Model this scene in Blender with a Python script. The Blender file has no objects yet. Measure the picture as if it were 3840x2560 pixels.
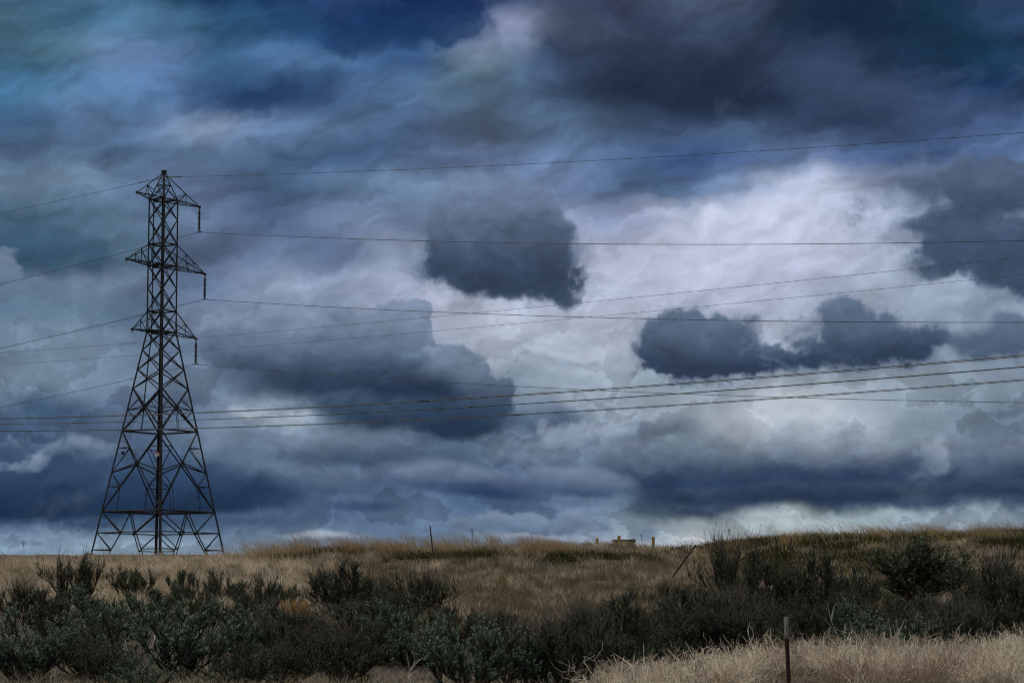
import bpy, bmesh, math, random
import numpy as np
from mathutils import Vector, Matrix

# ------------------------------------------------------------------ scene, camera
SC = bpy.context.scene
COL = SC.collection
R = math.radians
EYE = 1.7                       # eye height over the road the photo is taken from
FPX, HPY = 9170.0, 2306.0       # focal length in photo pixels and the row of the horizon
PITCH = math.atan((HPY - 1280.0) / FPX)
cam_d = bpy.data.cameras.new('camera')
cam_d.sensor_width = 36.0
cam_d.lens = FPX / 3840.0 * 36.0
cam_d.clip_start, cam_d.clip_end = 0.5, 9000.0
cam = bpy.data.objects.new('camera', cam_d)
COL.objects.link(cam)
cam.location = (0, 0, EYE)
cam.rotation_euler = (math.pi / 2 + PITCH, 0, 0)
SC.camera = cam


def at(px, py, Y):
    """world point at forward distance Y seen at photo pixel px, py (3840x2560)"""
    a, b = (px - 1920.0) / FPX, (1280.0 - py) / FPX
    dy = math.cos(PITCH) - b * math.sin(PITCH)
    dz = math.sin(PITCH) + b * math.cos(PITCH)
    return Vector((a / dy * Y, Y, EYE + dz / dy * Y))


SC.view_settings.view_transform = 'Standard'
SC.view_settings.look = 'None'
SC.view_settings.gamma = 1.0
SC.view_settings.exposure = 0.0
SC.cycles.filter_width = 1.1
SC.cycles.use_adaptive_sampling = True
SC.cycles.adaptive_threshold = 0.015
SC.cycles.adaptive_min_samples = 12
SC.cycles.max_bounces = 5
SC.cycles.diffuse_bounces = 3
SC.cycles.transparent_max_bounces = 4

# ------------------------------------------------------------------ sun behind the overcast
SUN_EL, SUN_AZ = R(58), R(-42)            # azimuth measured from the view direction (+Y) to the right
sun_d = bpy.data.lights.new('sun', 'SUN')
sun_d.energy = 1.5
sun_d.angle = R(16)
sun_d.color = (1.0, 0.93, 0.82)
sun = bpy.data.objects.new('sun', sun_d)
COL.objects.link(sun)
sdir = Vector((math.sin(SUN_AZ) * math.cos(SUN_EL), math.cos(SUN_AZ) * math.cos(SUN_EL), math.sin(SUN_EL)))
sun.rotation_euler = sdir.to_track_quat('Z', 'Y').to_euler()
sun.location = sdir * 300


# ------------------------------------------------------------------ sky: stormy overcast in the world shader
def lin(c):
    out = []
    for v in c:
        v /= 255.0
        out.append(v / 12.92 if v <= 0.04045 else ((v + 0.055) / 1.055) ** 2.4)
    return tuple(out)


class NT:
    """small helper that writes shader nodes as expressions"""

    def __init__(self, tree):
        self.t = tree

    def put(self, sock, v):
        if isinstance(v, (int, float, tuple)):
            if isinstance(v, tuple) and len(v) == 3 and len(sock.default_value) == 4:
                v = v + (1.0,)
            sock.default_value = v
        else:
            self.t.links.new(v, sock)

    def m(self, op, a, b=0.0, c=0.0, clamp=False):
        n = self.t.nodes.new('ShaderNodeMath')
        n.operation = op
        n.use_clamp = clamp
        for s, v in zip(n.inputs, (a, b, c)):
            self.put(s, v)
        return n.outputs[0]

    def xyz(self, x, y, z=0.0):
        n = self.t.nodes.new('ShaderNodeCombineXYZ')
        for s, v in zip(n.inputs, (x, y, z)):
            self.put(s, v)
        return n.outputs[0]

    def grey(self, x):
        n = self.t.nodes.new('ShaderNodeCombineColor')
        for s in n.inputs:
            self.put(s, x)
        return n.outputs[0]

    def wander(self, v, scale, detail, rough):
        n = self.t.nodes.new('ShaderNodeSeparateColor')
        self.put(n.inputs[0], self.noise(v, scale, detail, rough, col=True))
        a, b = (self.m('SUBTRACT', o, 0.5) for o in n.outputs[:2])
        return self.xyz(a, b)

    def sep(self, v):
        n = self.t.nodes.new('ShaderNodeSeparateXYZ')
        self.put(n.inputs[0], v)
        return n.outputs

    def vm(self, op, a, b):
        n = self.t.nodes.new('ShaderNodeVectorMath')
        n.operation = op
        self.put(n.inputs[0], a)
        self.put(n.inputs[1], b)
        return n.outputs[1] if op in ('LENGTH', 'DISTANCE', 'DOT_PRODUCT') else n.outputs[0]

    def ell(self, p, cx, cy, rx, ry, a):
        # p seen from the ellipse: its outline becomes the unit circle (vector maths only, to keep the shader small)
        if not a:
            n = self.t.nodes.new('ShaderNodeVectorMath')
            n.operation = 'MULTIPLY_ADD'
            for s, v in zip(n.inputs, (p, (1 / rx, 1 / ry, 0), (-cx / rx, -cy / ry, 0))):
                self.put(s, v)
            return n.outputs[0]
        c, s_ = math.cos(a), math.sin(a)
        x = self.m('SUBTRACT', self.vm('DOT_PRODUCT', p, (c / rx, s_ / rx, 0)), (cx * c + cy * s_) / rx)
        y = self.m('SUBTRACT', self.vm('DOT_PRODUCT', p, (-s_ / ry, c / ry, 0)), (-cx * s_ + cy * c) / ry)
        return self.xyz(x, y)

    def mapping(self, v, loc=(0, 0, 0), rot=0.0, sc=(1, 1, 1), kind='TEXTURE'):
        n = self.t.nodes.new('ShaderNodeMapping')
        n.vector_type = kind
        self.put(n.inputs['Vector'], v)
        n.inputs['Location'].default_value = loc
        n.inputs['Rotation'].default_value = (0, 0, rot)
        n.inputs['Scale'].default_value = sc
        return n.outputs[0]

    def noise(self, v, scale=1.0, detail=5.0, rough=0.55, dist=0.0, col=False, dims='2D'):
        n = self.t.nodes.new('ShaderNodeTexNoise')
        n.noise_dimensions = dims
        self.put(n.inputs['Vector'], v)
        n.inputs['Scale'].default_value = scale
        n.inputs['Detail'].default_value = detail
        n.inputs['Roughness'].default_value = rough
        n.inputs['Distortion'].default_value = dist
        return n.outputs['Color' if col else 'Fac']

    def sm(self, x, e0, e1, o0=0.0, o1=1.0, kind='SMOOTHSTEP'):
        n = self.t.nodes.new('ShaderNodeMapRange')
        n.interpolation_type = kind
        self.put(n.inputs[0], x)
        for s, v in zip(n.inputs[1:5], (e0, e1, o0, o1)):
            self.put(s, v)
        return n.outputs[0]

    def mix(self, f, a, b, op='MIX'):
        n = self.t.nodes.new('ShaderNodeMix')
        n.data_type = 'RGBA'
        n.blend_type = op
        n.clamp_factor = True
        self.put(n.inputs[0], f)
        self.put(n.inputs[6], a)
        self.put(n.inputs[7], b)
        return n.outputs[2]

    def ramp(self, f, stops, kind='LINEAR'):
        n = self.t.nodes.new('ShaderNodeValToRGB')
        cr = n.color_ramp
        cr.interpolation = kind
        while len(cr.elements) < len(stops):
            cr.elements.new(0.5)
        for e, (p, c) in zip(cr.elements, stops):
            e.position = p
        for e, (p, c) in zip(cr.elements, stops):
            e.color = tuple(c) + (1.0,)
        self.put(n.inputs[0], f)
        return n.outputs[0]


# colours of the cloud deck, one row of 16 every so many thousandths of a radian of elevation
SKY_ROWS = [
    (0, '4e6e90 46668a 365476 234169 233e69 324b7d 263e6c 3c507d 4b5578 373c58 4b5573 464f6b 23324f 20324e 2d4164 374873'),
    (120, '526e8a 466a8c 54769b 3c5f87 325582 284673 2a4470 6c7aa0 646e8c 373e58 3e4a69 3e4a68 26344f 1c2d48 23415f 344870'),
    (240, '486886 5c7a98 6e87b4 4b6e9b 506e9b 4b6996 415a87 64788f 50648a 37425c 2d3a52 2d3750 374464 2d3c5c 203c5a 284164'),
    (360, '4b739b 5578a0 5f7daa 415a87 324b78 556e9b 556e96 5a6e8c 55698c 323c55 26324b 232e46 374464 414e70 283e64 283e64'),
    (480, '4b6991 5f78a0 6880a8 8596b6 6e82aa 5f78a0 556991 4b556e 5a6e91 4b5a78 4b5c82 506287 3c4a6c 415076 4b5c87 4b5f8c'),
    (600, '55698c 5a6e91 55698c 5f7396 556c91 4b628a 556991 64739b 697da5 5a6e96 465c8c 556996 6476a0 506491 556996 5f73a0'),
    (720, '6e82a0 7387a5 64789b 5f6e91 4b5f82 5f7396 7387aa 7387aa 7d8cb4 5f739b 6478a0 8c9bbe b4bcd7 96a0be 6e7da0 64769b'),
    (840, '506987 556c8a 5f7391 647396 5a6991 7887aa 7382a5 828eaf 919bb9 8c96b9 b9bfd8 c8cce2 bec4dc afb6d0 8c96b4 828caa'),
    (960, '465f7a 556984 5a6e8c 5f6c8e 69789b 6e7a9e 96a0bc 96a0bc aab0ca b9bcd4 c0c4da bec2d8 bcc0d6 aab2c8 8c96af 7d87a5'),
    (1080, '5f7391 6e7d9b 697896 6e7da0 8c98b6 9ba5c0 a5acc6 b4b8ce b4b8ce b2b8ce b4b8ce b2b6ce acb2ca a0aac0 96a0b8 8794af'),
    (1200, '647896 697d98 5f708e 828eac 7d8aa8 8794b2 a5acc4 afb4c8 b2b8cc afb4c8 aab0c6 acb2c8 a8afc4 9ea8be 96a2b8 8e9ab2'),
    (1320, '73849e 7d8ea8 6e7d9b 697896 6e7d9b 73829e 828ea8 a5acc0 a5aec0 a8b0c2 aab0c4 a5acc0 a0a8bc 96a0b6 8c98b0 828ea8'),
    (1440, '7888a0 7d8ea8 73829e 6e7c98 647391 5a6987 64738c 78849b 96a2b6 98a3b6 929db0 949db2 98a2b4 949fb2 8a96aa 828ea4'),
    (1560, '4b5c7a 4b5f80 5f6e8e 697896 8a96ac 6e7d96 64708c 697691 78849e 8e98ac 98a0b2 aab0c0 a6adbe 8e98ac 808ca2 76839c'),
    (1680, '415576 556687 5a698a 5a6c8c 697a96 556480 556482 5f708e 6e7e9b 707e9a 66748e 738096 828ea2 828ea2 707e98 61708e'),
    (1800, '32486c 30466c 2d4269 32466c 465a7d 5f7091 556487 55668a 5f6e8e 64728e 41506e 415070 4b5c7a 4b5a7a 5a6c8c 4b5c80'),
    (1890, '2a3f60 283d5e 263c5e 2e4466 4a5c80 586a8c 5a6c8e 52668c 5c6e90 62728e 46546e 44526c 404f6c 3e4e6a 44536f 4c5c78'),
    (1960, '3c5073 415578 465a7a 4b5f80 5a6c8e 55668a 647696 647696 697a9b 7887a0 a0aab6 a5afba a0acb6 96a2b2 919eb0 8c98ac'),
    (2060, '7d91ac 8798b2 8c9eb4 8796af 788aa5 7384a2 6e80a0 7d8ca8 7888a8 a4aabc c0c3cc c2c4cc bcc0ca b0b6c4 aab0c2 a6aec0'),
    (2200, '91a3b8 91a3b8 91a3b8 91a3b8 8c9eb4 8c9eb4 8798b2 8798b2 8c9eb4 a0aab9 b9c0c6 b9c0c6 b4bcc4 aab4c0 a5b0be a0acbc'),
]


def slate(c):
    k = max(0.0, min(1.0, (max(c) - 0.22) / 0.38))      # pale cloud keeps its lavender, dark cloud is steelier
    return (c[0] * (0.95 + 0.015 * k), c[1] * (1.015 - 0.02 * k), c[2] * (0.895 + 0.075 * k))


def hexrow(s):
    return [slate(lin(tuple(int(h[i:i + 2], 16) for i in (0, 2, 4)))) for h in s.split()]


def build_sky():
    w = bpy.data.worlds.new('World')
    SC.world = w
    w.use_nodes = True
    t = w.node_tree
    t.nodes.clear()
    N = NT(t)
    out = t.nodes.new('ShaderNodeOutputWorld')
    bg = t.nodes.new('ShaderNodeBackground')
    t.links.new(bg.outputs[0], out.inputs[0])
    bg.inputs[1].default_value = 0.1
    sky = t.nodes.new('ShaderNodeTexSky')
    sky.sky_type = 'NISHITA'
    sky.sun_disc = False
    sky.sun_elevation = SUN_EL
    sky.sun_rotation = SUN_AZ
    tc = t.nodes.new('ShaderNodeTexCoord')
    d = N.sep(tc.outputs['Generated'])
    # compass direction and height above the horizon, in thousandths of the lens scale (k = 1/9.17 rad)
    az = N.m('ARCTAN2', d[0], d[1])
    el = N.m('ARCSINE', d[2])
    u = N.m('MULTIPLY_ADD', az, 9.17, 1.92)
    v = N.m('MULTIPLY_ADD', el, -9.17, 2.306)
    P = N.xyz(u, v)
    # wandering of the soft structure and of the ragged edges
    w1 = N.wander(P, 2.6, 5.0, 0.55)
    w2 = N.wander(N.mapping(P, (7.3, 3.1, 0)), 7.0, 7.0, 0.62)
    w3 = N.wander(N.mapping(P, (7.3, 3.1, 0)), 6.0, 2.0, 0.5)
    Ps = N.vm('ADD', P, N.vm('MULTIPLY', w1, (0.30, 0.17, 0)))
    Ps = N.vm('ADD', Ps, N.vm('MULTIPLY', w3, (0.09, 0.05, 0)))
    Pr = N.vm('ADD', P, N.vm('MULTIPLY', w1, (0.055, 0.055, 0)))
    Pr = N.vm('ADD', Pr, N.vm('MULTIPLY', w2, (0.13, 0.13, 0)))
    Px = N.vm('ADD', Pr, N.vm('MULTIPLY', w2, (0.14, 0.14, 0)))
    Pm = N.vm('ADD', P, N.vm('MULTIPLY', w1, (0.12, 0.07, 0)))
    Pm = N.vm('ADD', Pm, N.vm('MULTIPLY', w3, (0.07, 0.05, 0)))
    Pf = N.vm('ADD', P, N.vm('MULTIPLY', w1, (0.20, 0.030, 0)))
    Pf = N.vm('ADD', Pf, N.vm('MULTIPLY', w2, (0.05, 0.016, 0)))
    us, vs, _ = N.sep(Ps)
    vm_ = N.sep(Pm)[1]
    uf = N.m('DIVIDE', us, 3.84)
    col = None
    prev = None
    for y, s in SKY_ROWS:
        cs = hexrow(s)
        r = N.ramp(uf, [(i / 15.0, c) for i, c in enumerate(cs)], 'CARDINAL')
        if col is None:
            col = r
        else:
            col = N.mix(N.sm(vs, prev / 1000.0, y / 1000.0), col, r)
        prev = y
    # streaks high up, billows low down; each is compared with itself a little higher up,
    # which gives the puffs their light tops and dark undersides
    def streak(p):
        return N.noise(N.mapping(p, (3, 1, 0), R(-14), (1.0, 0.36, 1)), 2.8, 4.5, 0.52)

    def billow(p):
        tot = None
        for k, (sc_, am) in enumerate(((2.6, 1.0), (6.1, 0.5), (14.0, 0.24))):
            b = N.m('MULTIPLY', N.m('ABSOLUTE', N.m('SUBTRACT', N.noise(N.mapping(p, (5 + k, 9 - k, 0), 0.0, (1.0, 0.75, 1)), sc_, 1.0, 0.5), 0.5)), am * 2.2)
            tot = b if tot is None else N.m('ADD', tot, b)
        return N.m('MULTIPLY', tot, 0.75)

    def above(p, d):
        return N.vm('SUBTRACT', p, (0.006, d, 0))
    st = streak(Ps)
    str_ = N.m('SUBTRACT', st, streak(above(Ps, 0.03)))
    bl = billow(Pm)
    blr = N.m('SUBTRACT', bl, billow(above(Pm, 0.022)))
    bi = N.noise(N.mapping(Pm, (5, 9, 0), 0.0, (1.0, 0.72, 1)), 4.2, 8.0, 0.58)
    hi = N.sm(v, 0.85, 1.6)
    tx_hi = N.m('MULTIPLY_ADD', N.m('SUBTRACT', st, 0.5), 1.0, N.m('MULTIPLY', str_, 0.2))
    tx_lo = N.m('MULTIPLY_ADD', N.m('SUBTRACT', bi, 0.5), 0.85, N.m('MULTIPLY', blr, 0.22))
    tex = N.m('ADD', N.m('MULTIPLY_ADD', hi, N.m('SUBTRACT', tx_lo, tx_hi), tx_hi), 1.0)
    col = N.mix(1.0, col, N.grey(tex), 'MULTIPLY')
    # ragged cloudlets and sheets in the deck itself
    cl = N.noise(N.mapping(Pr, (2.2, 6.1, 0), R(-4), (1.0, 0.55, 1)), 2.9, 7.0, 0.56)
    sh = N.noise(N.mapping(Ps, (8.2, 2.1, 0), R(-12), (1.0, 0.30, 1)), 2.3, 6.0, 0.52)
    k1 = N.m('SUBTRACT', N.sm(cl, 0.42, 0.49, 0.0, 0.13), N.sm(cl, 0.495, 0.54, 0.0, 0.30))
    k2 = N.m('SUBTRACT', N.sm(sh, 0.36, 0.50, 0.0, 0.07), N.sm(sh, 0.44, 0.62, 0.0, 0.20))
    kk = N.m('ADD', N.m('MULTIPLY_ADD', hi, N.m('SUBTRACT', k1, k2), k2), 1.02)
    col = N.mix(1.0, col, N.grey(kk), 'MULTIPLY')
    puff = N.m('MULTIPLY', N.m('SUBTRACT', bl, 0.26), 0.085)
    relief = N.m('MULTIPLY', blr, 0.6)

    K = 3840.0 / 2352.0 / 1000.0

    def field(pc, blobs):
        f = None
        for (cx, cy, rx, ry, *rot) in blobs:
            q = N.ell(pc, cx * K, cy * K, rx * K, ry * K, R(rot[0]) if rot else 0.0)
            g = N.m('MULTIPLY', N.m('SUBTRACT', 1.0, N.vm('LENGTH', q, (0, 0, 0))), min(rx, ry) * K)
            f = g if f is None else N.m('SMOOTH_MAX', f, g, 0.03)
        return f

    def cloud(col, pc, blobs, e0, e1, ctop, cbot, v0, v1, amount=1.0, tex=0.5, edge=None):
        f = field(pc, blobs)
        if pc is Pr:
            f = N.m('ADD', f, puff)
        msk = N.m('MULTIPLY', N.sm(f, e0, e1), amount)
        vv = vm_
        c = N.mix(N.sm(vv, v0 * K, v1 * K), slate(lin(ctop)), slate(lin(cbot)))
        k = N.m('MULTIPLY_ADD', N.m('SUBTRACT', bi, 0.5), tex * 1.7, N.m('ADD', relief, 1.0))
        c = N.mix(1.0, c, N.grey(k), 'MULTIPLY')
        if edge:
            c = N.mix(N.sm(f, e0, edge[0]), slate(lin(edge[1])), c)
        return N.mix(msk, col, c)

    col = SKY_CLOUDS(N, col, cloud, Ps, Pm, Pr, Pf, Px)
    gm = t.nodes.new('ShaderNodeGamma')
    t.links.new(col, gm.inputs[0])
    gm.inputs[1].default_value = 1.09
    col = N.mix(1.0, gm.outputs[0], (1.05, 1.05, 1.05), 'MULTIPLY')
    # away from the framed part of the sky: plain rolling overcast, paler overhead
    far = N.m('MAXIMUM', N.sm(v, 0.0, -1.6), N.sm(N.m('ABSOLUTE', N.m('SUBTRACT', u, 1.92)), 2.3, 4.2))
    ov = N.noise(tc.outputs['Generated'], 3.0, 6.0, 0.55, dims='3D')
    ovc = N.mix(N.sm(ov, 0.3, 0.7), (0.30, 0.32, 0.37), (0.78, 0.79, 0.82))
    col = N.mix(far, col, ovc)
    # the clear air behind shows a little through thin places
    thin = N.m('MULTIPLY', N.sm(bi, 0.55, 0.75), 0.03)
    col10 = N.mix(1.0, col, (10.0, 10.0, 10.0), 'MULTIPLY')
    fin = N.mix(thin, col10, sky.outputs[0])
    t.links.new(fin, bg.inputs[0])
    w.cycles.sampling_method = 'MANUAL'
    w.cycles.sample_map_resolution = 512


def SKY_CLOUDS(N, col, cloud, Ps, Pm, Pr, Pf, Px):
    # (cx, cy, rx, ry[, tilt]) in the 2352-wide sketch of the sky
    # blue-black hole at the top with torn edges, and the pale rim beside it
    col = cloud(col, Pm, [(1190, 90, 75, 75, 20), (1110, 130, 80, 45)], -0.03, 0.10, (150, 155, 190), (125, 140, 170), 20, 170, 0.85, 0.2)
    col = cloud(col, Pr, [(960, 50, 165, 62), (1085, 45, 45, 50), (840, 90, 130, 38)], -0.02, 0.035, (28, 50, 100), (38, 66, 112), 0, 120, 0.85, 0.2)
    # dusky mass right of it
    col = cloud(col, Pm, [(1420, 150, 190, 150), (1640, 200, 220, 110), (1350, 60, 110, 110)], -0.05, 0.14, (66, 74, 104), (40, 50, 76), 0, 260, 0.7, 0.35)
    col = cloud(col, Pm, [(1990, 70, 190, 80), (2190, 110, 110, 80)], -0.04, 0.12, (34, 48, 78), (30, 50, 78), 0, 160, 0.6, 0.3)
    col = cloud(col, Pm, [(1960, 240, 170, 75, 20)], -0.03, 0.08, (72, 84, 120), (55, 66, 98), 180, 290, 0.65, 0.3)
    # long dark streak upper left
    col = cloud(col, Ps, [(600, 215, 170, 26, -9)], -0.03, 0.05, (44, 70, 112), (50, 74, 118), 190, 240, 0.8, 0.2)
    # left: dark patch and its pale neighbours
    col = cloud(col, Pm, [(60, 590, 150, 62), (210, 600, 60, 50)], -0.02, 0.04, (72, 98, 130), (56, 82, 112), 540, 640, 0.8, 0.3)
    col = cloud(col, Pr, [(10, 645, 42, 45), (35, 665, 25, 20)], -0.01, 0.03, (130, 145, 172), (105, 122, 150), 600, 690, 0.8, 0.3)
    # bright break right of centre
    col = cloud(col, Ps, [(1640, 530, 220, 55), (1900, 455, 100, 30, 10), (1780, 500, 160, 40)], -0.03, 0.09, (204, 208, 230), (190, 195, 218), 450, 600, 0.6, 0.12)
    col = cloud(col, Ps, [(1350, 800, 220, 12, -3)], -0.01, 0.02, (190, 194, 212), (186, 190, 208), 780, 815, 0.6, 0.1)
    col = cloud(col, Ps, [(1290, 826, 130, 12, -2)], -0.01, 0.02, (140, 152, 176), (140, 152, 176), 800, 850, 0.6, 0.1)
    # pale ground of cloud under the big cumulus
    col = cloud(col, Pm, [(560, 1010, 150, 55), (680, 1005, 90, 50), (820, 1010, 120, 40)], -0.04, 0.06, (136, 148, 174), (96, 112, 142), 950, 1070, 0.7, 0.35)
    # big cumulus left of centre: pale tops, slate underside
    col = cloud(col, Pr, [(690, 712, 92, 80), (780, 785, 160, 80), (600, 800, 140, 70)], -0.004, 0.016, (146, 158, 186), (98, 112, 142), 640, 830, 0.95, 0.5)
    col = cloud(col, Pr, [(935, 748, 64, 64), (960, 830, 74, 94), (880, 770, 74, 64)], -0.004, 0.014, (132, 144, 172), (84, 98, 126), 690, 860, 0.95, 0.5)
    col = cloud(col, Pr, [(1020, 860, 94, 74), (1110, 910, 84, 62), (1000, 920, 170, 80)], -0.004, 0.016, (122, 136, 164), (64, 80, 108), 800, 950, 0.95, 0.5)
    col = cloud(col, Pr, [(870, 830, 120, 60), (760, 830, 120, 60)], -0.004, 0.03, (104, 118, 148), (66, 82, 110), 780, 900, 0.85, 0.5)
    col = cloud(col, Pm, [(760, 870, 250, 62), (600, 852, 150, 36, 14), (920, 905, 200, 60)], -0.02, 0.07, (78, 92, 122), (38, 52, 80), 800, 930, 0.95, 0.35)
    col = cloud(col, Pm, [(960, 955, 230, 46), (1060, 980, 130, 34, -6), (800, 930, 110, 30)], -0.012, 0.03, (62, 78, 108), (40, 56, 84), 900, 1010, 0.95, 0.3)
    col = cloud(col, Pr, [(690, 958, 40, 26), (630, 968, 70, 20, 10)], -0.015, 0.03, (186, 192, 206), (150, 162, 182), 930, 990, 0.65, 0.2)
    col = cloud(col, Pm, [(1250, 968, 110, 30)], -0.02, 0.03, (86, 102, 134), (74, 90, 122), 940, 1000, 0.75, 0.2)
    # the ragged cloud alone in the middle of the picture, first its torn fringe
    col = cloud(col, Px, [(1120, 540, 190, 150), (1210, 590, 150, 125), (1090, 465, 110, 85), (1060, 610, 135, 72), (1150, 660, 150, 50)],
                -0.03, 0.07, (112, 126, 158), (92, 106, 136), 410, 690, 0.5, 0.3)
    col = cloud(col, Pr, [(1110, 545, 165, 130), (1205, 585, 132, 112), (1085, 470, 95, 75), (1060, 605, 115, 62), (1150, 655, 130, 44), (1280, 640, 62, 62), (1200, 480, 80, 60)],
                -0.008, 0.035, (112, 126, 158), (52, 66, 94), 430, 650, 0.95, 0.6, (0.05, (112, 126, 156)))
    # two clouds over the right middle
    col = cloud(col, Px, [(1600, 800, 160, 96), (1690, 836, 180, 48), (1960, 770, 140, 90), (2080, 806, 130, 54), (1850, 832, 120, 36)],
                -0.03, 0.06, (122, 134, 162), (104, 118, 148), 700, 860, 0.4, 0.3)
    col = cloud(col, Pr, [(1590, 800, 150, 92), (1640, 775, 110, 66), (1700, 838, 180, 46), (1530, 826, 92, 60), (1790, 850, 90, 26)],
                -0.008, 0.028, (96, 110, 140), (48, 62, 92), 720, 850, 0.95, 0.55, (0.035, (116, 128, 158)))
    col = cloud(col, Pr, [(1950, 745, 92, 62), (1970, 800, 150, 62), (2080, 802, 125, 50), (1860, 830, 110, 36), (2030, 755, 60, 40)],
                -0.008, 0.026, (98, 112, 142), (52, 66, 96), 700, 840, 0.95, 0.55, (0.035, (116, 128, 158)))
    col = cloud(col, Pr, [(2280, 802, 130, 48), (2340, 775, 90, 48)], -0.012, 0.035, (98, 112, 142), (70, 86, 116), 740, 850, 0.9, 0.3)
    # ragged mass at the right edge
    col = cloud(col, Px, [(2200, 450, 170, 66), (2230, 560, 150, 110), (2330, 600, 120, 110), (2110, 545, 70, 34), (2140, 640, 60, 30)],
                -0.03, 0.07, (112, 124, 154), (96, 110, 140), 400, 690, 0.7, 0.4)
    col = cloud(col, Pr, [(2200, 445, 150, 54), (2330, 450, 110, 70)], -0.012, 0.04, (88, 100, 132), (68, 82, 112), 400, 500, 0.92, 0.4)
    col = cloud(col, Pr, [(2220, 560, 130, 94), (2320, 600, 110, 90), (2190, 630, 90, 36), (2110, 545, 55, 24)], -0.012, 0.035, (74, 88, 120), (66, 82, 112), 480, 670, 0.95, 0.45)
    col = cloud(col, Px, [(1985, 487, 34, 16), (1976, 515, 14, 22), (2030, 480, 30, 10)], -0.012, 0.04, (112, 126, 156), (120, 134, 162), 470, 540, 0.7, 0.3)
    # glow under the two clouds, then the deep bank beneath it with its flat base
    col = cloud(col, Pm, [(1830, 940, 120, 60), (1760, 985, 60, 60, 20)], -0.05, 0.10, (204, 208, 216), (182, 190, 202), 900, 1030, 0.5, 0.2)
    col = cloud(col, Pm, [(1560, 1085, 150, 70), (1750, 1085, 170, 78), (1950, 1085, 190, 76), (2150, 1080, 180, 76), (2330, 1085, 150, 75), (1440, 1060, 70, 50)],
                -0.04, 0.05, (146, 156, 176), (46, 62, 96), 960, 1115, 0.9, 0.45)
    col = cloud(col, Pr, [(1560, 1040, 80, 40), (1480, 1060, 60, 40)], -0.02, 0.04, (136, 148, 170), (92, 108, 138), 1000, 1090, 0.75, 0.4)
    col = cloud(col, Pr, [(1990, 1020, 70, 45), (1870, 1030, 80, 36)], -0.03, 0.05, (168, 176, 192), (120, 134, 160), 970, 1080, 0.6, 0.4)
    col = cloud(col, Pr, [(2150, 1065, 40, 56), (2110, 1100, 50, 24)], -0.012, 0.03, (152, 162, 182), (92, 108, 138), 1010, 1120, 0.85, 0.35)
    col = cloud(col, Pm, [(2250, 1060, 70, 70)], -0.04, 0.06, (124, 136, 162), (84, 100, 132), 990, 1120, 0.6, 0.35)
    col = cloud(col, Pm, [(2060, 1090, 90, 36, -20), (1640, 1110, 190, 34), (1900, 1112, 240, 26)], -0.02, 0.05, (66, 82, 114), (44, 62, 98), 1060, 1140, 0.8, 0.3)
    col = cloud(col, Pf, [(1640, 1136, 190, 26), (1900, 1132, 260, 30), (1770, 1138, 210, 26), (2150, 1128, 270, 26), (2330, 1118, 120, 22)], -0.003, 0.03, (68, 82, 112), (47, 61, 88), 1095, 1158, 0.9, 0.2)
    # middle: low puffs and flat strips
    col = cloud(col, Pr, [(1300, 1008, 84, 34), (1400, 1000, 56, 38), (1235, 1042, 70, 26)], -0.015, 0.025, (156, 166, 188), (112, 126, 154), 970, 1060, 0.8, 0.4)
    col = cloud(col, Pm, [(640, 1105, 130, 50), (790, 1115, 130, 40)], -0.02, 0.05, (116, 130, 158), (62, 80, 114), 1060, 1150, 0.75, 0.4)
    col = cloud(col, Pf, [(860, 1056, 190, 18), (700, 1052, 60, 12)], -0.012, 0.025, (82, 96, 124), (66, 82, 112), 1030, 1075, 0.8, 0.2)
    col = cloud(col, Pm, [(1060, 1100, 180, 38, 8), (960, 1085, 70, 24)], -0.012, 0.03, (120, 132, 160), (54, 72, 112), 1065, 1140, 0.9, 0.35)
    col = cloud(col, Pf, [(1090, 1128, 160, 20, 6)], -0.006, 0.025, (66, 84, 122), (40, 60, 104), 1105, 1150, 0.85, 0.2)
    col = cloud(col, Pm, [(1300, 1105, 110, 36, 6), (1390, 1110, 80, 32)], -0.012, 0.03, (124, 136, 164), (72, 90, 126), 1075, 1145, 0.85, 0.35)
    col = cloud(col, Pf, [(1330, 1134, 100, 13, 4)], -0.006, 0.02, (78, 96, 132), (58, 76, 114), 1120, 1150, 0.8, 0.2)
    col = cloud(col, Pf, [(840, 1165, 90, 18)], -0.008, 0.025, (66, 84, 122), (46, 66, 106), 1140, 1185, 0.85, 0.2)
    # dark banks on the left, pale heads above and flat bases below
    col = cloud(col, Pm, [(120, 1120, 300, 60), (330, 1110, 260, 62), (520, 1130, 190, 44), (80, 1060, 60, 40)], -0.03, 0.05, (70, 90, 124), (38, 58, 94), 1040, 1170, 0.88, 0.35)
    col = cloud(col, Pr, [(170, 1038, 95, 28), (250, 1046, 66, 28), (60, 1028, 50, 14)], -0.012, 0.025, (126, 140, 168), (82, 100, 132), 1010, 1070, 0.8, 0.4)
    col = cloud(col, Pf, [(80, 1164, 260, 44), (330, 1164, 240, 40), (520, 1162, 130, 24)], -0.004, 0.035, (50, 68, 100), (34, 52, 84), 1110, 1200, 0.92, 0.2)
    col = cloud(col, Pr, [(40, 1080, 70, 18, -12), (90, 1064, 30, 22)], -0.010, 0.02, (140, 153, 180), (100, 116, 148), 1045, 1100, 0.85, 0.3)
    # near the horizon
    col = cloud(col, Pf, [(600, 1195, 130, 14), (420, 1190, 120, 12)], -0.01, 0.02, (84, 102, 138), (72, 92, 128), 1170, 1210, 0.7, 0.2)
    col = cloud(col, Pr, [(1310, 1212, 66, 30), (1200, 1205, 110, 24)], -0.008, 0.02, (128, 142, 168), (96, 112, 146), 1180, 1240, 0.85, 0.3)
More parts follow.
